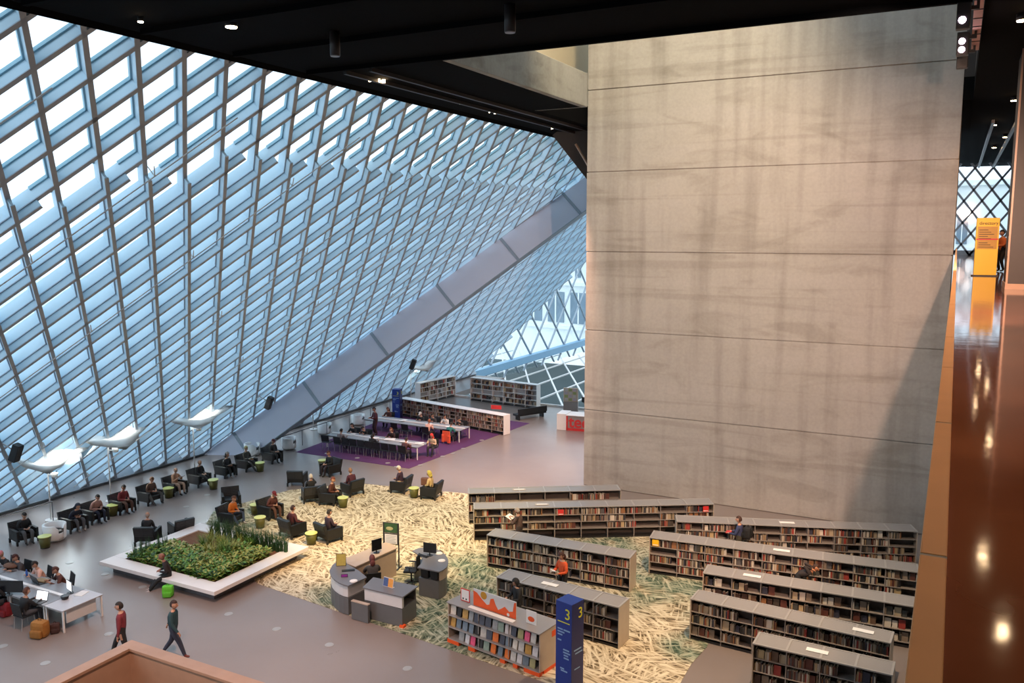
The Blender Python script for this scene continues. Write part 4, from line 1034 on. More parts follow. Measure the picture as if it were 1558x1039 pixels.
for (x, rz, who, kw) in ((-25.72, 0, 'in black with their back turned at the laptop', dict(arms='table', lean=.15, nod=.3, top=BLK, pants=(.07, .08, .10), hair='short', hcol=(.10, .04, .025))),
                         (-27.3, 0, 'in black at the picture edge beside a red bag', dict(arms='table', lean=.2, nod=.3, top=BLK, hair='short'))):
    p = V((x, yb0-.28, 0)); put('study_chair', p, D(rz), 'study chair of the person '+who, 'chair', 'study chairs at the left desks'); person('person '+who, p, D(rz), **kw)
def bag(p, rz, c, label, name='backpack', s=1):
    r = empty(name, p, rz); tag(r, label, 'bag'); r.scale = (s, s, s)
    mb = MB(); mb.box(-.2, -.14, 0, .2, .14, .42, .10); mb.build('body', cloth(c), r)
    mb = MB(); mb.box(-.16, -.21, .02, .16, -.10, .22, .05); mb.build('front_pocket', cloth([x*.85 for x in c]), r)
    mb = MB(); mb.cyl((-.05, .0, .41), (-.03, 0, .47), .012, n=6); mb.cyl((-.03, 0, .47), (.03, 0, .47), .012, n=6); mb.cyl((.03, 0, .47), (.05, 0, .41), .012, n=6); mb.build('handle', cloth([x*.6 for x in c]), r)
    for s_ in (-1, 1): MB().cyl((s_*.11, .14, .36), (s_*.12, .16, .06), .022, n=6).build('strap', cloth([x*.6 for x in c]), r)
    return r
bag(at(62, 968), .3, (.33, .14, .025), 'mustard backpack on the floor beside the white end desk', s=1.25)
bag(at(10, 936), .1, (.22, .012, .02), 'red bag on the floor by the picture edge', s=1.1)
bag(at(84, 962), .9, (.06, .025, .02), 'small dark brown bag under the white end desk', s=.75)
p = at(67, 828); 

# ================================================================== people near the planter
o, h = person('person in black perched on the planter rim with a green bag', V((-24.15, 20.02, -.07)), D(140), 'perch', 'lap', .35, 'ext', .5, 0, top=(.02, .012, .014), pants=(.013, .013, .015), hair='bald', hcol=(.16, .05, .03), skin=(.30, .13, .09), shoe=(.5, .42, .40))
bag(at(256, 907), .6, (.12, .50, .03), 'bright green bag on the floor at the perched person\'s feet', 'tote_bag', .95)
person('person walking in a teal jacket and dark jeans', V((-19.95, 16.55, 0)), D(-66), 'walk', 'swing', .06, 'flat', .05, 0, top=(.012, .045, .055), pants=(.03, .035, .06), hair='short', hcol=(.03, .012, .010), shoe=(.16, .04, .03), scale=1.02)
person('person in a dark red jacket walking past the wooden parapet', V((-21.15, 15.75, 0)), D(125), 'walk', 'hang', .02, 'flat', .05, 0, top=(.17, .02, .03), pants=BLK, hair='short', scale=1.03)

# ================================================================== purple carpet: long study tables
MT['table_mid'] = mat('mid_grey_table', (.25, .26, .28), .35, var=.06)
table('long_study_table', -32.3, -25.85, 38.3, 39.5, 'long pale study table nearest on the purple carpet', MT['table_mid'], 'spine')
table('long_study_table', -33.0, -25.85, 42.8, 44.1, 'long pale study table further back on the purple carpet', MT['table_mid'], 'spine')
GS = 'study chairs on the purple carpet'
def at_table(x, y, rz, who=None, empty_label=None, **kw):
    rz = D(rz); p = V((x, y, .012)); put('study_chair', p, rz, empty_label or 'study chair of the person '+who, 'chair', GS)
    if who: person('person '+who, p, rz, arms=kw.pop('arms', 'table'), **kw)
fy = 37.95
at_table(-31.9, fy, 8, None, 'empty black study chair at the row end beside the handrail')
at_table(-31.0, fy, 0, 'in grey at the near side of the front table', lean=.25, nod=.5, top=(.16, .13, .13), hair='short')
for k, x in enumerate((-30.4, -29.85, -29.3)): at_table(x, fy, 0, None, 'empty black study chair along the near side of the front table')
at_table(-28.75, fy, 0, 'all in black at the near side of the front table', lean=.3, nod=.6, top=BLK, hair='long')
for k, x in enumerate((-28.2, -27.65, -27.1)): at_table(x, fy, 0, None, 'empty black study chair along the near side of the front table')
at_table(-26.5, fy, 5, 'in a plum top at the end of the front table', lean=.4, nod=.6, top=(.07, .025, .03), hair='short')
by_ = 39.85
at_table(-31.4, by_, 180, 'with long dark hair beyond the front table', lean=.35, nod=.5, top=BLK, hair='long', skin=(.55, .33, .25))
at_table(-30.5, by_, 180, 'slumped over the far side of the front table', lean=.6, nod=.8, top=BLK, hair='short')
at_table(-28.6, by_, 180, 'with reddish hair on the far side of the front table', lean=.25, nod=.5, top=(.03, .012, .012), hair='long', hcol=(.14, .04, .02))
at_table(-25.75, by_-.1, 190, 'in a red headscarf with cream sleeves', lean=.3, nod=.6, top=(.55, .42, .28), hair='scarf', hcol=(.60, .04, .03))
person('person standing in maroon between the two long study tables', V((-31.5, 42.1, .012)), D(150), 'stand', 'carry', .1, 'flat', .4, 0, top=(.09, .02, .03), pants=(.04, .015, .02), hair='short', scale=1.02)
fy2 = 42.45
for x in (-30.2, -29.4): at_table(x, fy2, 0, None, 'empty black study chair at the near side of the back table')
at_table(-27.9, fy2, 0, 'in pale pink at the back study table', lean=.3, nod=.5, top=(.70, .42, .34), hair='short', hcol=(.25, .08, .03), arms='reach')
at_table(-26.4, fy2, 0, 'in a teal top with an orange coat over the chair', lean=.5, nod=.6, top=(.02, .17, .17), hair='short')
c_ = MB(); c_.box(-.26, -.30, .12, .26, -.22, .78, .03); c_.box(-.29, -.34, .08, -.12, -.2, .55, .03); c_.box(.1, -.34, .05, .28, -.2, .5, .03); o = c_.build('coat', cloth((.75, .10, .04)), None, (-26.4, fy2, .03), 0); tag(o, 'bright orange-red coat hung over a study chair', 'coat')
for x, who, kw in ((-32.2, 'in dark red beside the far blue pillar', dict(top=(.07, .02, .015), hair='long', hcol=(.10, .025, .015), lean=.2)), (-29.6, 'in black with a white cap at the back study table', dict(top=BLK, hair='cap', hcol=(.6, .6, .58), lean=.4)),
                   (-28.7, 'in dark grey at the far side of the back table', dict(top=(.05, .05, .055), hair='short', lean=.4)), (-27.8, 'in a white shirt beyond the back table', dict(top=(.7, .68, .66), hair='short', lean=.35)), (-26.7, 'bent low at the far end of the back table', dict(top=(.04, .04, .045), hair='short', lean=.6))):
    at_table(x, 44.5, 180, who, nod=.5, **kw)
for k, (x, y, w_, d_, lab) in enumerate(((-30.9, 39.1, .3, .21, 'sheet of white paper by the long-haired person'), (-29.2, 38.7, .5, .35, 'crumpled newspaper on the front study table'), (-28.2, 39.0, .6, .4, 'wide newspaper in the middle of the front study table'), (-27.2, 38.8, .45, .3, 'white paper stack near the plum-topped person'), (-26.2, 38.9, .5, .3, 'long paper under the red headscarf'), (-28.3, 43.3, .4, .3, 'white paper by the pale pink person'), (-26.9, 43.3, .4, .3, 'paper by the teal-topped person'), (-30.4, 43.5, .5, .3, 'pale blue paper on the back study table'))):
    o = MB().box(-w_/2, -d_/2, 0, w_/2, d_/2, .012, .003).build('paper_sheet', MT['paper'], None, (x, y+(.15 if y < 39 else 0), .745), .2*k); o.location.z = .79 if abs(y-(38.9 if y < 40 else 43.45)) < .3 else .742; tag(o, lab, 'paper')
# ================================================================== information desk
ZD = 1.06
def poly(pts, z): return [(at(*p, z).x, at(*p, z).y) for p in pts]
def inset(pts, k):
    cx_ = sum(p[0] for p in pts)/len(pts); cy2 = sum(p[1] for p in pts)/len(pts); return [(cx_+(p[0]-cx_)*k, cy2+(p[1]-cy2)*k) for p in pts]
dA = empty('information_desk', (0, 0, 0)); tag(dA, 'curved grey information desk with a long beige counter', 'desk')
arc = poly([(501, 868), (503, 875), (508, 881), (515, 886), (522, 889), (530, 891), (558, 878), (546, 868), (530, 859), (515, 853), (506, 859)], ZD)
cnt = poly([(515, 853), (527, 857), (541, 862), (605, 833), (598, 828), (586, 825)], ZD)
MB().prism(arc, ZD-.04, ZD).build('curved_top', MT['desk_top'], dA); MB().prism(cnt, ZD-.04, ZD-.001).build('counter_top', MT['desk_wood'], dA)
body = inset(arc, .93)
MB().prism(body, .02, .60).build('lower_panel', MT['desk_grey'], dA); MB().prism(inset(arc, .90), .62, ZD-.05).build('frosted_panel', MT['desk_white'], dA)
MB().prism(inset(cnt, .94), .02, ZD-.05).build('counter_body', MT['desk_wood'], dA)
gp = at(534, 915), at(559, 946)
g0, g1 = at(535, 942), at(560, 949)
v = g1-g0; gt = empty('desk_gate', (g0.x, g0.y, .012), math.atan2(v.y, v.x)); tag(gt, 'low grey gate panel between the curved desk and the front desk', 'gate')
MB().box(0, 0, 0, v.length, .10, .60, .004).build('panel', MT['desk_grey'], gt); MB().box(-.01, -.01, .60, v.length+.01, .12, .63, .004).build('ledge', MT['desk_wood'], gt)
dB = empty('front_desk'); tag(dB, 'rectangular grey front desk with a white frosted panel', 'desk')
tb = poly([(551.5, 893.5), (568, 878), (636, 891.5), (613, 908)], ZD)
MB().prism(tb, ZD-.04, ZD).build('desk_top', MT['desk_top'], dB)
ib = inset(tb, .93); MB().prism(ib, .02, .62).build('lower_panel', MT['desk_grey'], dB); MB().prism([ib[0], ib[3], tuple(np.array(ib[3])+.12*(np.array(ib[2])-np.array(ib[3]))), tuple(np.array(ib[0])+.12*(np.array(ib[1])-np.array(ib[0])))], .64, ZD-.05).build('frosted_panel', MT['desk_white'], dB)
MB().prism([ib[2], tuple(np.array(ib[2])+.06*(np.array(ib[3])-np.array(ib[2]))), tuple(np.array(ib[1])+.06*(np.array(ib[0])-np.array(ib[1]))), ib[1]], .62, ZD-.05).build('side_post', MT['desk_grey'], dB)
c3 = ib[3]; MB().box(c3[0]-.08, c3[1]-.06, .02, c3[0]+.08, c3[1]+.10, .09).build('orange_foot', MT['orange'], dB)
dC = empty('kidney_desk'); tag(dC, 'grey kidney-shaped desk with two open cubbies', 'desk')
tc_ = poly([(627.4, 838), (637, 833.5), (650, 832), (660, 833.5), (670, 838), (678, 844), (682, 851), (682, 857), (679.5, 863), (674, 867), (668, 869.5), (635, 863), (641, 857), (643, 850), (639, 845)], ZD)
MB().prism(tc_, ZD-.04, ZD).build('desk_top', MT['desk_top'], dC)
ic = inset(tc_, .92); MB().prism(ic, .02, .66).build('lower_panel', MT['desk_grey'], dC)
MB().prism(inset(tc_[4:11]+[tc_[2]], .9), .68, ZD-.05).build('upper_panel', MT['desk_wood'], dC)
fa, fb = V((*ic[11], 0)), V((*ic[10], 0)); dv = (fb-fa); nv = V((dv.y, -dv.x, 0)).normalized()*.012
for t0, t1 in ((.12, .48), (.62, .94)):
    a, b = fa+dv*t0+nv, fa+dv*t1+nv; MB().prism([(a.x, a.y), (b.x, b.y), (b.x-nv.x*12, b.y-nv.y*12), (a.x-nv.x*12, a.y-nv.y*12)], .70, ZD-.06).build('cubby', MT['device'], dC)
# office chair
oc = empty('office_chair', at(626, 888), D(110)); oc.location.z = .012; tag(oc, 'black swivel chair on a gas stem between the desks', 'chair')
MB().box(-.24, -.22, .46, .24, .24, .54, .03).build('seat', MT['chair_black'], oc); MB().box(-.22, -.29, .62, .22, -.23, 1.08, .03).build('backrest', MT['chair_black'], oc)
MB().cyl((0, 0, .08), (0, 0, .46), .03).build('stem', MT['device'], oc)
for k in range(5): a = k*1.2566; MB().cyl((0, 0, .09), (.28*math.cos(a), .28*math.sin(a), .04), .022, n=8).build('foot', MT['device'], oc)
MB().box(-.03, -.28, .50, .03, -.2, .70).build('back_bracket', MT['device'], oc)
for s in (-1, 1):
    am = MB(); am.cyl((s*.25, 0, .48), (s*.29, 0, .70), .016, n=8); am.box(min(s*.25, s*.33), -.13, .70, max(s*.25, s*.33), .15, .73, .008); am.build('armrest', MT['device'], oc)
put('study_chair', at(568, 905)+V((0, 0, .012)), D(45), 'black chair used by the librarian behind the curved desk', 'chair', 'desk chairs')
person('person with reddish hair and a grey top behind the curved desk', at(568, 905)+V((0, 0, .012)), D(45), 'sit', 'table', .1, 'flat', .3, 0, top=(.05, .048, .052), pants=(.02, .015, .02), hair='long', hcol=(.12, .03, .03), scale=1.08)
monitor(at(573, 841, ZD), D(70), 'black computer monitor on the beige counter', False, .42, .42)
monitor(at(654, 845, ZD), D(190), 'black computer monitor on the kidney desk', False, .50, .36)
k_ = MB(); k_.box(-.22, -.08, 0, .22, .08, .02, .004); [k_.box(-.2+i*.045, -.06+j*.045, .02, -.165+i*.045, -.025+j*.045, .026) for i in range(9) for j in range(3)]
thing('keyboard', k_, MT['device'], at(644, 846, ZD), D(170), 'black keyboard on the kidney desk', 'keyboard')
k_ = MB(); k_.box(-.22, -.08, 0, .22, .08, .02, .004); [k_.box(-.2+i*.045, -.06+j*.045, .02, -.165+i*.045, -.025+j*.045, .026) for i in range(9) for j in range(3)]
thing('keyboard', k_, MT['device'], at(530, 868, ZD), D(40), 'black keyboard on the curved desk', 'keyboard')
for (px, py, m, lab) in ((538, 884, 'paper', 'white leaflet pile on the curved desk edge'), (672, 853, 'paper', 'white plate of leaflets on the kidney desk'), (668, 842, 'paper', 'small white notepad on the kidney desk')):
    k_ = MB(); k_.cyl((0, 0, 0), (0, 0, .015), .13, .13, 18); k_.cyl((0, 0, .015), (0, 0, .03), .10, .09, 18); thing('leaflet_pile', k_, MT[m], at(px, py, ZD), 0, lab, 'leaflets')
def holder(p, rz, label, cols, w=.26, h=.32, frame='device'):
    r = empty('sign_holder', p, rz); tag(r, label, 'sign')
    Rm = Matrix.Rotation(D(-12), 4, 'X'); MB().box(-w/2, 0, 0, w/2, .012, h, .002, Rm).build('back_plate', MT[frame], r)
    MB().box(-w/2, 0, 0, w/2, .10, .01).build('foot', MT[frame], r)
    for i, c in enumerate(cols): MB().box(-w/2+.012+i*(w-.024)/len(cols), -.006, .014, -w/2+.012+(i+1)*(w-.024)/len(cols), 0, h-.014, 0, Rm).build('print', c, r)
    return r
holder(at(590, 893, ZD), D(-5), 'poster stand with a blue and orange picture on the front desk', [cloth((.06, .10, .25), .4), cloth((.75, .33, .06), .4)], .42, .30, 'paper')
holder(at(519, 861, ZD), D(35), 'yellow notice in a frame on the curved desk', [cloth((.45, .38, .10), .4)], .34, .42)
holder(at(524, 878, ZD), D(35), 'purple card holder on the curved desk', [cloth((.25, .03, .30), .4)], .22, .10)
# poster stand behind the desk
ps = empty('poster_stand', at(596, 864), D(12)); ps.location.z = .012; tag(ps, 'black poster stand with a green picture over a white notice', 'sign stand')
for s in (-1, 1): MB().box(s*.30-.02, -.02, 0, s*.30+.02, .02, 1.75).build('post', MT['device'], ps); MB().box(s*.30-.03, -.22, 0, s*.30+.03, .22, .03).build('foot', MT['device'], ps)
MB().box(-.28, -.015, 1.36, .28, .015, 1.75).build('picture_board', MT['device'], ps); MB().box(-.26, -.02, 1.38, .26, -.015, 1.73).build('green_picture', MT['leaf3'], ps)
pb = MB(); pb.ball((-.05, -.02, 1.53), .12, 1.2, .03, .6); pb.build('pale_figure', MT['leaf4'], ps)
MB().box(-.28, -.015, .92, .28, .015, 1.34).build('notice_board', MT['device'], ps); MB().box(-.25, -.02, .95, .25, -.015, 1.31).build('white_notice', MT['paper'], ps)
nl = MB(); [nl.box(-.20, -.022, 1.0+i*.06, .20-.05*(i % 2), -.02, 1.015+i*.06) for i in range(5)]; nl.build('print_lines', MT['seam'], ps)

# ================================================================== people among the shelves
p = at(857, 914); o, h = person('person in a bright orange jacket browsing between two shelf rows', V((p.x, p.y, .012)), ROWS['S4'][4]+D(160), 'stand', 'carry', .12, 'flat', .6, 0, top=(.72, .10, .025), pants=BLK, hair='long', hcol=(.05, .015, .01), scale=1.0)
o = held(o, h, 'book', 'open book in the hands of the person in orange')
p = at(788, 957); person('person in a black headscarf in front of the shelf behind the banner', V((p.x, p.y, .012)), ROWS['S4'][4]+D(150), 'stand', 'carry', .08, 'flat', .6, 0, top=BLK, pants=BLK, hair='scarf', hcol=BLK, scale=.97)
p = at(791, 838); o, h = person('person with grey hair and a brown coat reading at the angled shelf row', V((p.x, p.y, .012)), ROWS['S2'][4]+D(60), 'stand', 'read', .15, 'flat', .5, 0, top=(.09, .055, .045), pants=(.04, .03, .03), hair='short', hcol=(.28, .25, .23), skin=(.35, .18, .13)); held(o, h, 'paper', 'magazine held by the grey-haired reader')
p = at(1124, 855); o, h = person('person in a navy T-shirt with a black backpack among the shelves', V((p.x, p.y, .012)), D(88), 'stand', 'carry', .03, 'flat', .1, 0, top=(.035, .045, .11), pants=(.05, .045, .03), hair='short', hcol=(.05, .02, .012), skin=(.5, .27, .18), scale=1.03)
f = V((-math.sin(D(88)), math.cos(D(88)), 0)); bag(V((p.x, p.y, 1.02))-f*.30, D(88)+math.pi, (.012, .012, .013), 'black backpack worn by the person in the navy T-shirt', s=1.05)
q_ = V((p.x, p.y, 1.10))+f*.42; o = MB().box(-.12, -.09, 0, .12, .09, .05, .004).build('book', cloth((.55, .05, .06)), None, q_, D(88)); tag(o, 'red book carried by the person with the backpack', 'book')
p = at(1212, 915); person('person in black stooping low between two shelf rows', V((p.x, p.y, .012)), D(-85), 'stand', 'reach', 1.15, 'flat', .5, 0, top=(.03, .022, .022), pants=BLK, hair='short', hcol=(.05, .02, .01), skin=(.6, .28, .15))

# ================================================================== far furniture past the tower
td = empty('teen_desk', at(845, 655), D(8)); tag(td, 'low grey and red service desk with red lettering', 'desk')
MB().box(0, .3, 0, .62, 1.5, 1.05, .01).build('side_box', MT['white_metal'], td); MB().box(.62, .35, 0, 5.2, 1.4, .95, .01).build('counter', MT['shelf_metal'], td); MB().box(.62, .30, .95, 5.2, 1.5, 1.0, .008).build('counter_top', MT['paper'], td)
MB().box(.62, .33, .0, .72, .35, .95).build('red_edge', MT['red'], td); MB().box(.62, .33, 0, 5.2, .35, .16).build('red_plinth', MT['red'], td)
text('lettering', 'teen', 1.05, MT['red'], td, (.78, .34, .54), (math.pi/2, 0, 0), .01, 'LEFT', .022)
ks = empty('leaflet_kiosk', at(868, 634), D(12)); tag(ks, 'beige leaflet rack standing behind the red-lettered desk', 'rack')
MB().box(-.5, -.03, 0, .5, .25, 1.05, .01).build('cabinet', MT['shelf_metal'], ks); MB().box(-.5, 0, 1.05, .5, .12, 2.0, .01).build('rack_board', cloth((.62, .48, .36), .6), ks)
for i in range(3):
    for j in range(4): MB().box(-.42+i*.29, -.03, 1.12+j*.22, -.20+i*.29, 0, 1.29+j*.22).build('leaflet', cloth(((.6, .55, .5), (.35, .40, .15), (.55, .45, .5))[(i+j) % 3], .6), ks)
pt_ = at(893, 637); monitor(V((pt_.x-.2, pt_.y, 1.0)), D(160), 'black monitor on the red-lettered desk', False, .5, .36)
bn_ = empty('bench', at(806, 636), D(62)); tag(bn_, 'long black slatted bench on the pale floor beyond the purple carpet', 'bench')
MB().box(-1.2, -.3, .28, 1.2, .3, .42, .02).build('seat', MT['chair_black'], bn_); MB().box(-1.2, -.38, .42, 1.2, -.28, .80, .02).build('backrest', MT['chair_black'], bn_)
for x in (-1.0, 1.0): MB().box(x-.05, -.2, 0, x+.05, .2, .28).build('leg', MT['device'], bn_)
thing('sign_card', MB().box(-.35, -.01, 0, .35, .01, .26, .003).box(-.02, -.03, -.0, .02, .03, .02), MT['red'], at(755, 622.5, 1.27)+V((0, 0, 0)), D(10), 'small red sign on the white-topped shelf', 'sign')
# handrail at the edge of the raised strip
def rail(ax, ay, bx, by, label):
    A_, B_ = V((ax, ay, 0)), V((bx, by, 0)); d = B_-A_; r = empty('handrail', A_); tag(r, label, 'handrail'); n = max(2, int(d.length/2.2)+1)
    MB().cyl((0, 0, .92), (d.x, d.y, .92), .025, n=8).build('rail', MT['handrail'], r); 
    for k in range(n): q = d*(k/(n-1)); MB().cyl((q.x, q.y, 0), (q.x, q.y, .92), .02, n=8).build('post', MT['handrail'], r)
rail(-33.7, 35.6, -34.3, 47.5, 'thin grey handrail between the glass facade and the purple carpet')
rail(-34.3, 17.0, -34.3, 22.5, 'thin grey handrail behind the armchairs near the picture edge')

# ================================================================== white outlet covers set in the floor
dm = MB(); dm.cyl((0, 0, 0), (0, 0, .008), .14, .135, 24); dm.cyl((0, 0, .008), (0, 0, .011), .10, .095, 24); dme = dm.mesh('floor_outlet'); dme.materials.append(MT['grey_metal'])
for (px, py, c) in [(106, 856, 0), (160, 873.6, 0), (217, 893, 0), (69, 1009, 0), (4.6, 983, 0), (165.6, 964.5, 0), (348, 934, 0), (421, 957, 0), (501, 981, 0), (620, 1017, 0), (283, 771, 0), (315, 753, 0)]+[(x, y, 1) for x, y in ((497.6, 690), (543.6, 697), (590, 704.7), (603, 710.5), (639.6, 708), (673.5, 694.7), (689, 690), (705, 682.8), (733, 670), (760, 658.7), (743.5, 653.8))]:
    o = bpy.data.objects.new('floor_outlet', dme); COL.objects.link(o); o.location = at(px, py)+V((0, 0, .013 if c else .001)); tag(o, 'round white outlet cover set in the purple carpet' if c else 'round white outlet cover set in the polished floor', 'floor outlet', 'outlet covers in the purple carpet' if c else 'outlet covers in the polished floor')

# ================================================================== reflector lamps at the foot of the facade
def reflector(p, rz, h, w_, label, power=3200):
    r = empty('reflector_lamp', p, rz); tag(r, label, 'lamp')
    MB().cyl((0, 0, 0), (0, 0, .04), .24, n=20).build('base', MT['white_metal'], r); MB().cyl((0, 0, .04), (0, 0, h-.05), .035, n=10).build('pole', MT['white_metal'], r)
    bm = MB(); n = 6; g = {}
    for i in range(n+1):
        for j in range(n+1):
            x, y = (i/n-.5)*w_, (j/n-.5)*w_; g[i, j] = bm.bm.verts.new((x, y, h+.25-.10*x+.08*y+.12*((x*x+y*y)/(w_*w_/4))*(1 if (i < n/2) == (j < n/2) else -.5)))
    for i in range(n):
        for j in range(n): f = bm.bm.faces.new((g[i, j], g[i+1, j], g[i+1, j+1], g[i, j+1])); f.smooth = True
    bmesh.ops.solidify(bm.bm, geom=bm.bm.faces[:], thickness=.02); bm.build('reflector_sail', MT['white_fabric'], r)
    hb = MB(); hb.cyl((.35, 0, h-.62), (.35, 0, h-.45), .12, .15, 16); hb.box(0, -.02, h-.56, .3, .02, h-.52); hb.build('lamp_head', MT['white_metal'], r)
    lb = MB(); lb.cyl((.35, 0, h-.45), (.35, 0, h-.44), .12, .12, 16); lb.build('lamp_glass', MT['bright_lamp'], r)
    M_ = Matrix.Translation(p) @ Matrix.Rotation(rz, 4, 'Z'); q = M_ @ V((.35, 0, h-.36)); l = lamp('reflector_bulb', 'SPOT', q, q+V((0, 0, 1)), power, (1, .95, .86), .08, 120, .5)
    lamp('facade_fill_spot', 'SPOT', q+V((-.3, .4, 0)), q+V((-1.6, 1.4, 1.6)), power*.75, (1, .96, .90), .1, 110, .8)  # added spot without a fitting, brightens the facade behind each sail
reflector(V((-34.6, 22.6, 0)), .2, 2.6, 2.4, 'white sail reflector lamp beside the first armchairs')
reflector(V((-34.6, 25.6, 0)), .5, 3.0, 3.0, 'white sail reflector lamp behind the red-shirted person')
reflector(V((-34.6, 30.6, 0)), .2, 3.0, 3.0, 'white sail reflector lamp at the foot of the lilac beam')
reflector(V((-36.0, 41.5, 0)), .3, 2.6, 3.2, 'white sail reflector lamp beyond the lilac beam', 4500)
reflector(V((-35.6, 52.0, 0)), .3, 2.8, 3.6, 'white sail reflector lamp in the far corner of the facade', 6500)
# ------------------------------------------------------------------ loudspeakers hung on the facade
def speaker(px, py, n, label):
    d = cF + cR*((px-779)/FPX) - cU*((py-519.5)/FPX); c0 = V((0, 0, HCAM)); t = (FX0+FK*HCAM-n*(-1)*0)/(d.x-FK*d.z); p = c0+d*t-FN*n
    r = empty('loudspeaker', p, D(-70)); tag(r, label, 'loudspeaker')
    Rm = Matrix.Rotation(D(-22), 4, 'X'); MB().box(-.16, -.15, -.36, .16, .15, .36, .03, Rm).build('cabinet', MT['device'], r); g = MB(); g.box(-.14, .15, -.32, .14, .165, .32, 0, Rm); g.build('grille', MT['chair_waffle'], r)
    MB().cyl((0, -.1, .1), (-FN.x*0, -.55, .35), .025, n=8).build('bracket', MT['grey_metal'], r)
speaker(14, 672, .55, 'black loudspeaker on the facade at the picture edge')
speaker(401, 601, .55, 'black loudspeaker on the facade above the lilac beam foot')
speaker(621, 545, .55, 'bronze-lit loudspeaker on the facade beyond the lilac beam')

# ================================================================== ceiling and balcony lights
def downlight(x, y, label, on=True, r_=.13, z=None, drop=.0, group=None, power=0):
    z = z or ZC; r = empty('downlight', (x, y, z)); tag(r, label, 'downlight', group)
    MB().cyl((0, 0, -.10-drop), (0, 0, 0), r_, n=18).build('housing', MT['dark_steel'], r); MB().cyl((0, 0, -.12-drop), (0, 0, -.10-drop), r_*.9, n=18).build('lens', MT['warm_glow'] if on else MT['frosted'], r)
    if power: lamp('downlight_bulb', 'SPOT', (x, y, z-.16-drop), (x, y, 0), power, (1, .56, .28), .1, 110, .6)
for (px, py, lab, on, rr, dr) in ((352, 42, 'lit round downlight standing out alone on the black ceiling', True, .15, 0), (214, 34, 'small lit downlight near the edge of the black ceiling', True, .07, 0), (260, 45, 'second small lit downlight near the ceiling edge', True, .07, 0), (510, 86, 'unlit cylinder downlight above the facade', False, .13, .5), (776, 50, 'unlit cylinder downlight in the middle of the black ceiling', False, .13, .5)):
    p = at(px, py, ZC-.12-dr); downlight(p.x, p.y, lab, on, rr, None, dr)
for k, (px, py) in enumerate(((563, 124), (570, 124), (576, 125), (584, 126), (701, 159), (708, 160), (745, 171), (753, 173), (760, 174), (840, 196))):
    p = at(px, py, ZC-.1); o = MB().cyl((0, 0, 0), (0, 0, .1), .045, .05, 10).build('spot_light', MT['warm_glow'], None, p); tag(o, 'tiny glowing spotlight in a ceiling slot above the facade', 'spotlight', 'tiny ceiling spotlights')
for k, (x, y) in enumerate(((1.15, 6.0), (1.05, 10.5), (1.15, 15.0), (1.3, 19.5), (1.05, 24.0), (2.4, 33), (1.6, 38.0), (1.2, 46.0), (1.9, 52.0), (1.6, 58.0), (3.2, 12), (3.4, 24))):
    downlight(x, y, 'glowing round downlight in the dark balcony ceiling', True, .12, ZC, .05, 'balcony downlights', 650 if k < 12 else 0)
# lighting rail with floodlights along the balcony edge
rl = empty('lighting_rail', (0, 0, 0)); tag(rl, 'pink-lit lighting rail along the edge of the balcony ceiling', 'light rail')
MB().box(.03, 12, ZC-.14, .22, 27.3, ZC-.001).build('rail', MT['pink_trim'], rl); [MB().cyl((.03, 12.5+k*.9, ZC-.15), (.22, 12.5+k*.9, ZC-.15), .012, n=6).build('cable', MT['device'], rl) for k in range(16)]
for k, (y, on) in enumerate(((18.6, 2), (21.6, 1), (24.7, 2), (26.6, 0))):
    fl_ = empty('floodlight', (-.16, y, ZC-.42)); tag(fl_, ['double-lens floodlight nearest the top edge on the lighting rail', 'single-lens floodlight second from the top edge', 'double-lens floodlight third from the top edge', 'unlit floodlight at the end of the lighting rail'][k], 'floodlight')
    MB().box(-.14, -.12, -.30, .14, .12, .26, .02).build('housing', MT['device'], fl_); MB().box(.1, -.04, .1, .30, .04, .18).build('bracket', MT['device'], fl_); MB().box(.24, -.03, .1, .30, .03, .42).build('hanger', MT['device'], fl_)
    for j in range(on):
        zz = -.17+j*.2-(0 if on == 2 else -.05); MB().cyl((-.02, -.12, zz), (-.02, -.135, zz), .075, n=16).build('lens', MT['flood_glow'], fl_)
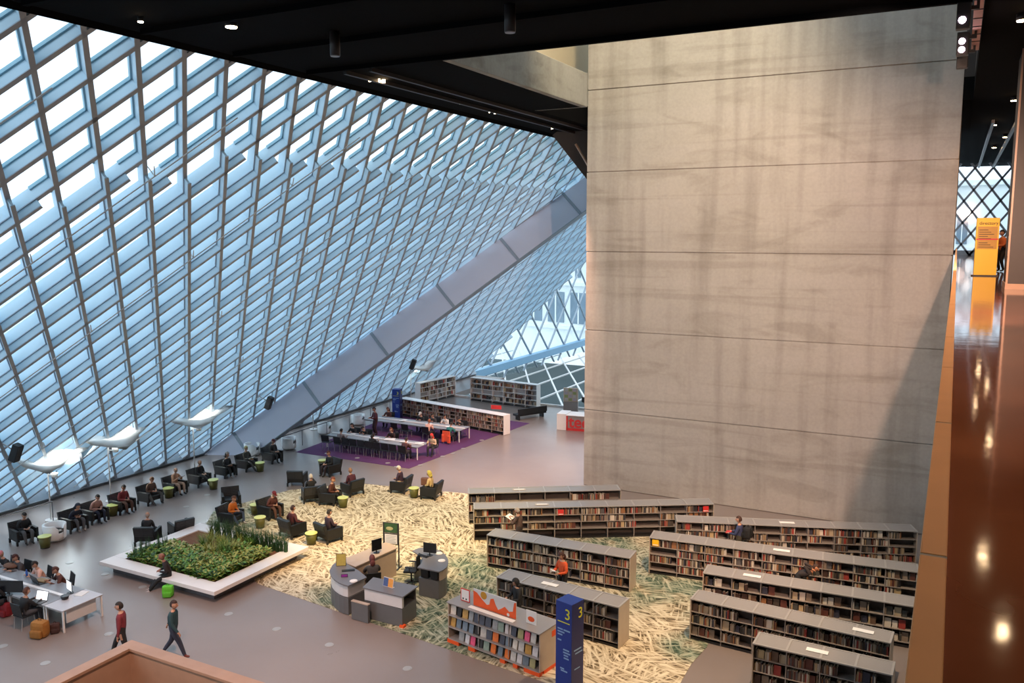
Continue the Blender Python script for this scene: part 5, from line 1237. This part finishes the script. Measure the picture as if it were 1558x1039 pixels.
# directory sign on the balcony
sg = empty('directory_sign', (.62, 36.8, ZB), D(4)); tag(sg, 'freestanding yellow directory sign on the polished balcony floor', 'sign')
MB().box(0, 0, .04, .76, .16, 2.18, .006).build('panel', MT['yellow'], sg); MB().box(-.06, -.12, 0, .82, .28, .04, .004).build('foot', MT['device'], sg)
MB().box(.05, -.006, 1.02, .71, 0, 1.86).build('listing_panel', MT['yellow_dim'], sg); MB().box(0.02, -.009, 1.36, .74, -.006, 1.41).build('red_stripe', MT['red'], sg)
text('lettering', 'directory', .17, MT['text_black'], sg, (.40, -.006, 1.98), (math.pi/2, 0, 0), .003)
nl = MB(); [nl.box(.10, -.010, 1.08+i*.08, .60-.1*(i % 3), -.006, 1.10+i*.08) for i in range(9) if i != 3]; nl.build('print_lines', MT['text_black'], sg)
person('person in an orange top half hidden behind the yellow sign', V((1.72, 41.5, ZB)), D(120), 'stand', 'carry', .05, 'flat', .2, 0, top=(.55, .14, .04), pants=BLK, hair='short')

# ================================================================== white tub chairs along the glass
def tub_mesh():
    mb = MB(); n = 16; prev = None
    for k in range(n+1):
        a = math.pi*(.08+1.84*k/n)+math.pi/2; hh = .70-.10*abs(math.cos(a-math.pi/2))*0-.14*(1 if k in (0, n) else 0)
        c, s_ = math.cos(a), math.sin(a); q = [mb.bm.verts.new((r*c, r*s_, z)) for r, z in ((.42, .12), (.45, hh), (.36, hh), (.34, .40))]
        if prev:
            for i in range(3): mb.bm.faces.new((prev[i], q[i], q[i+1], prev[i+1])).smooth = True
        prev = q
    mb.cyl((0, 0, .05), (0, 0, .36), .36, .40, 20); return mb
tub = None
for k, (px, py, lab) in enumerate(((384, 693, 'white tub chair beside the lilac beam foot'), (440, 683, 'white tub chair beside the far end of the armchair row'), (494, 660, 'white tub chair behind the handrail near the front study table'), (545, 646, 'white tub chair behind the handrail near the back study table'), (84, 822, 'white tub chair beside the olive side table'))):
    p = at(px, py); r = empty('tub_chair', p, D(-90)); tag(r, lab, 'chair', 'white tub chairs along the glass')
    if tub is None: tub = tub_mesh().mesh('shell'); tub.materials.append(MT['white_fabric']); cu_ = MB().cyl((0, 0, .36), (0, 0, .43), .335, .32, 20).mesh('cushion'); cu_.materials.append(MT['chair_black'])
    link('shell', tub, None, r); link('cushion', cu_, None, r)
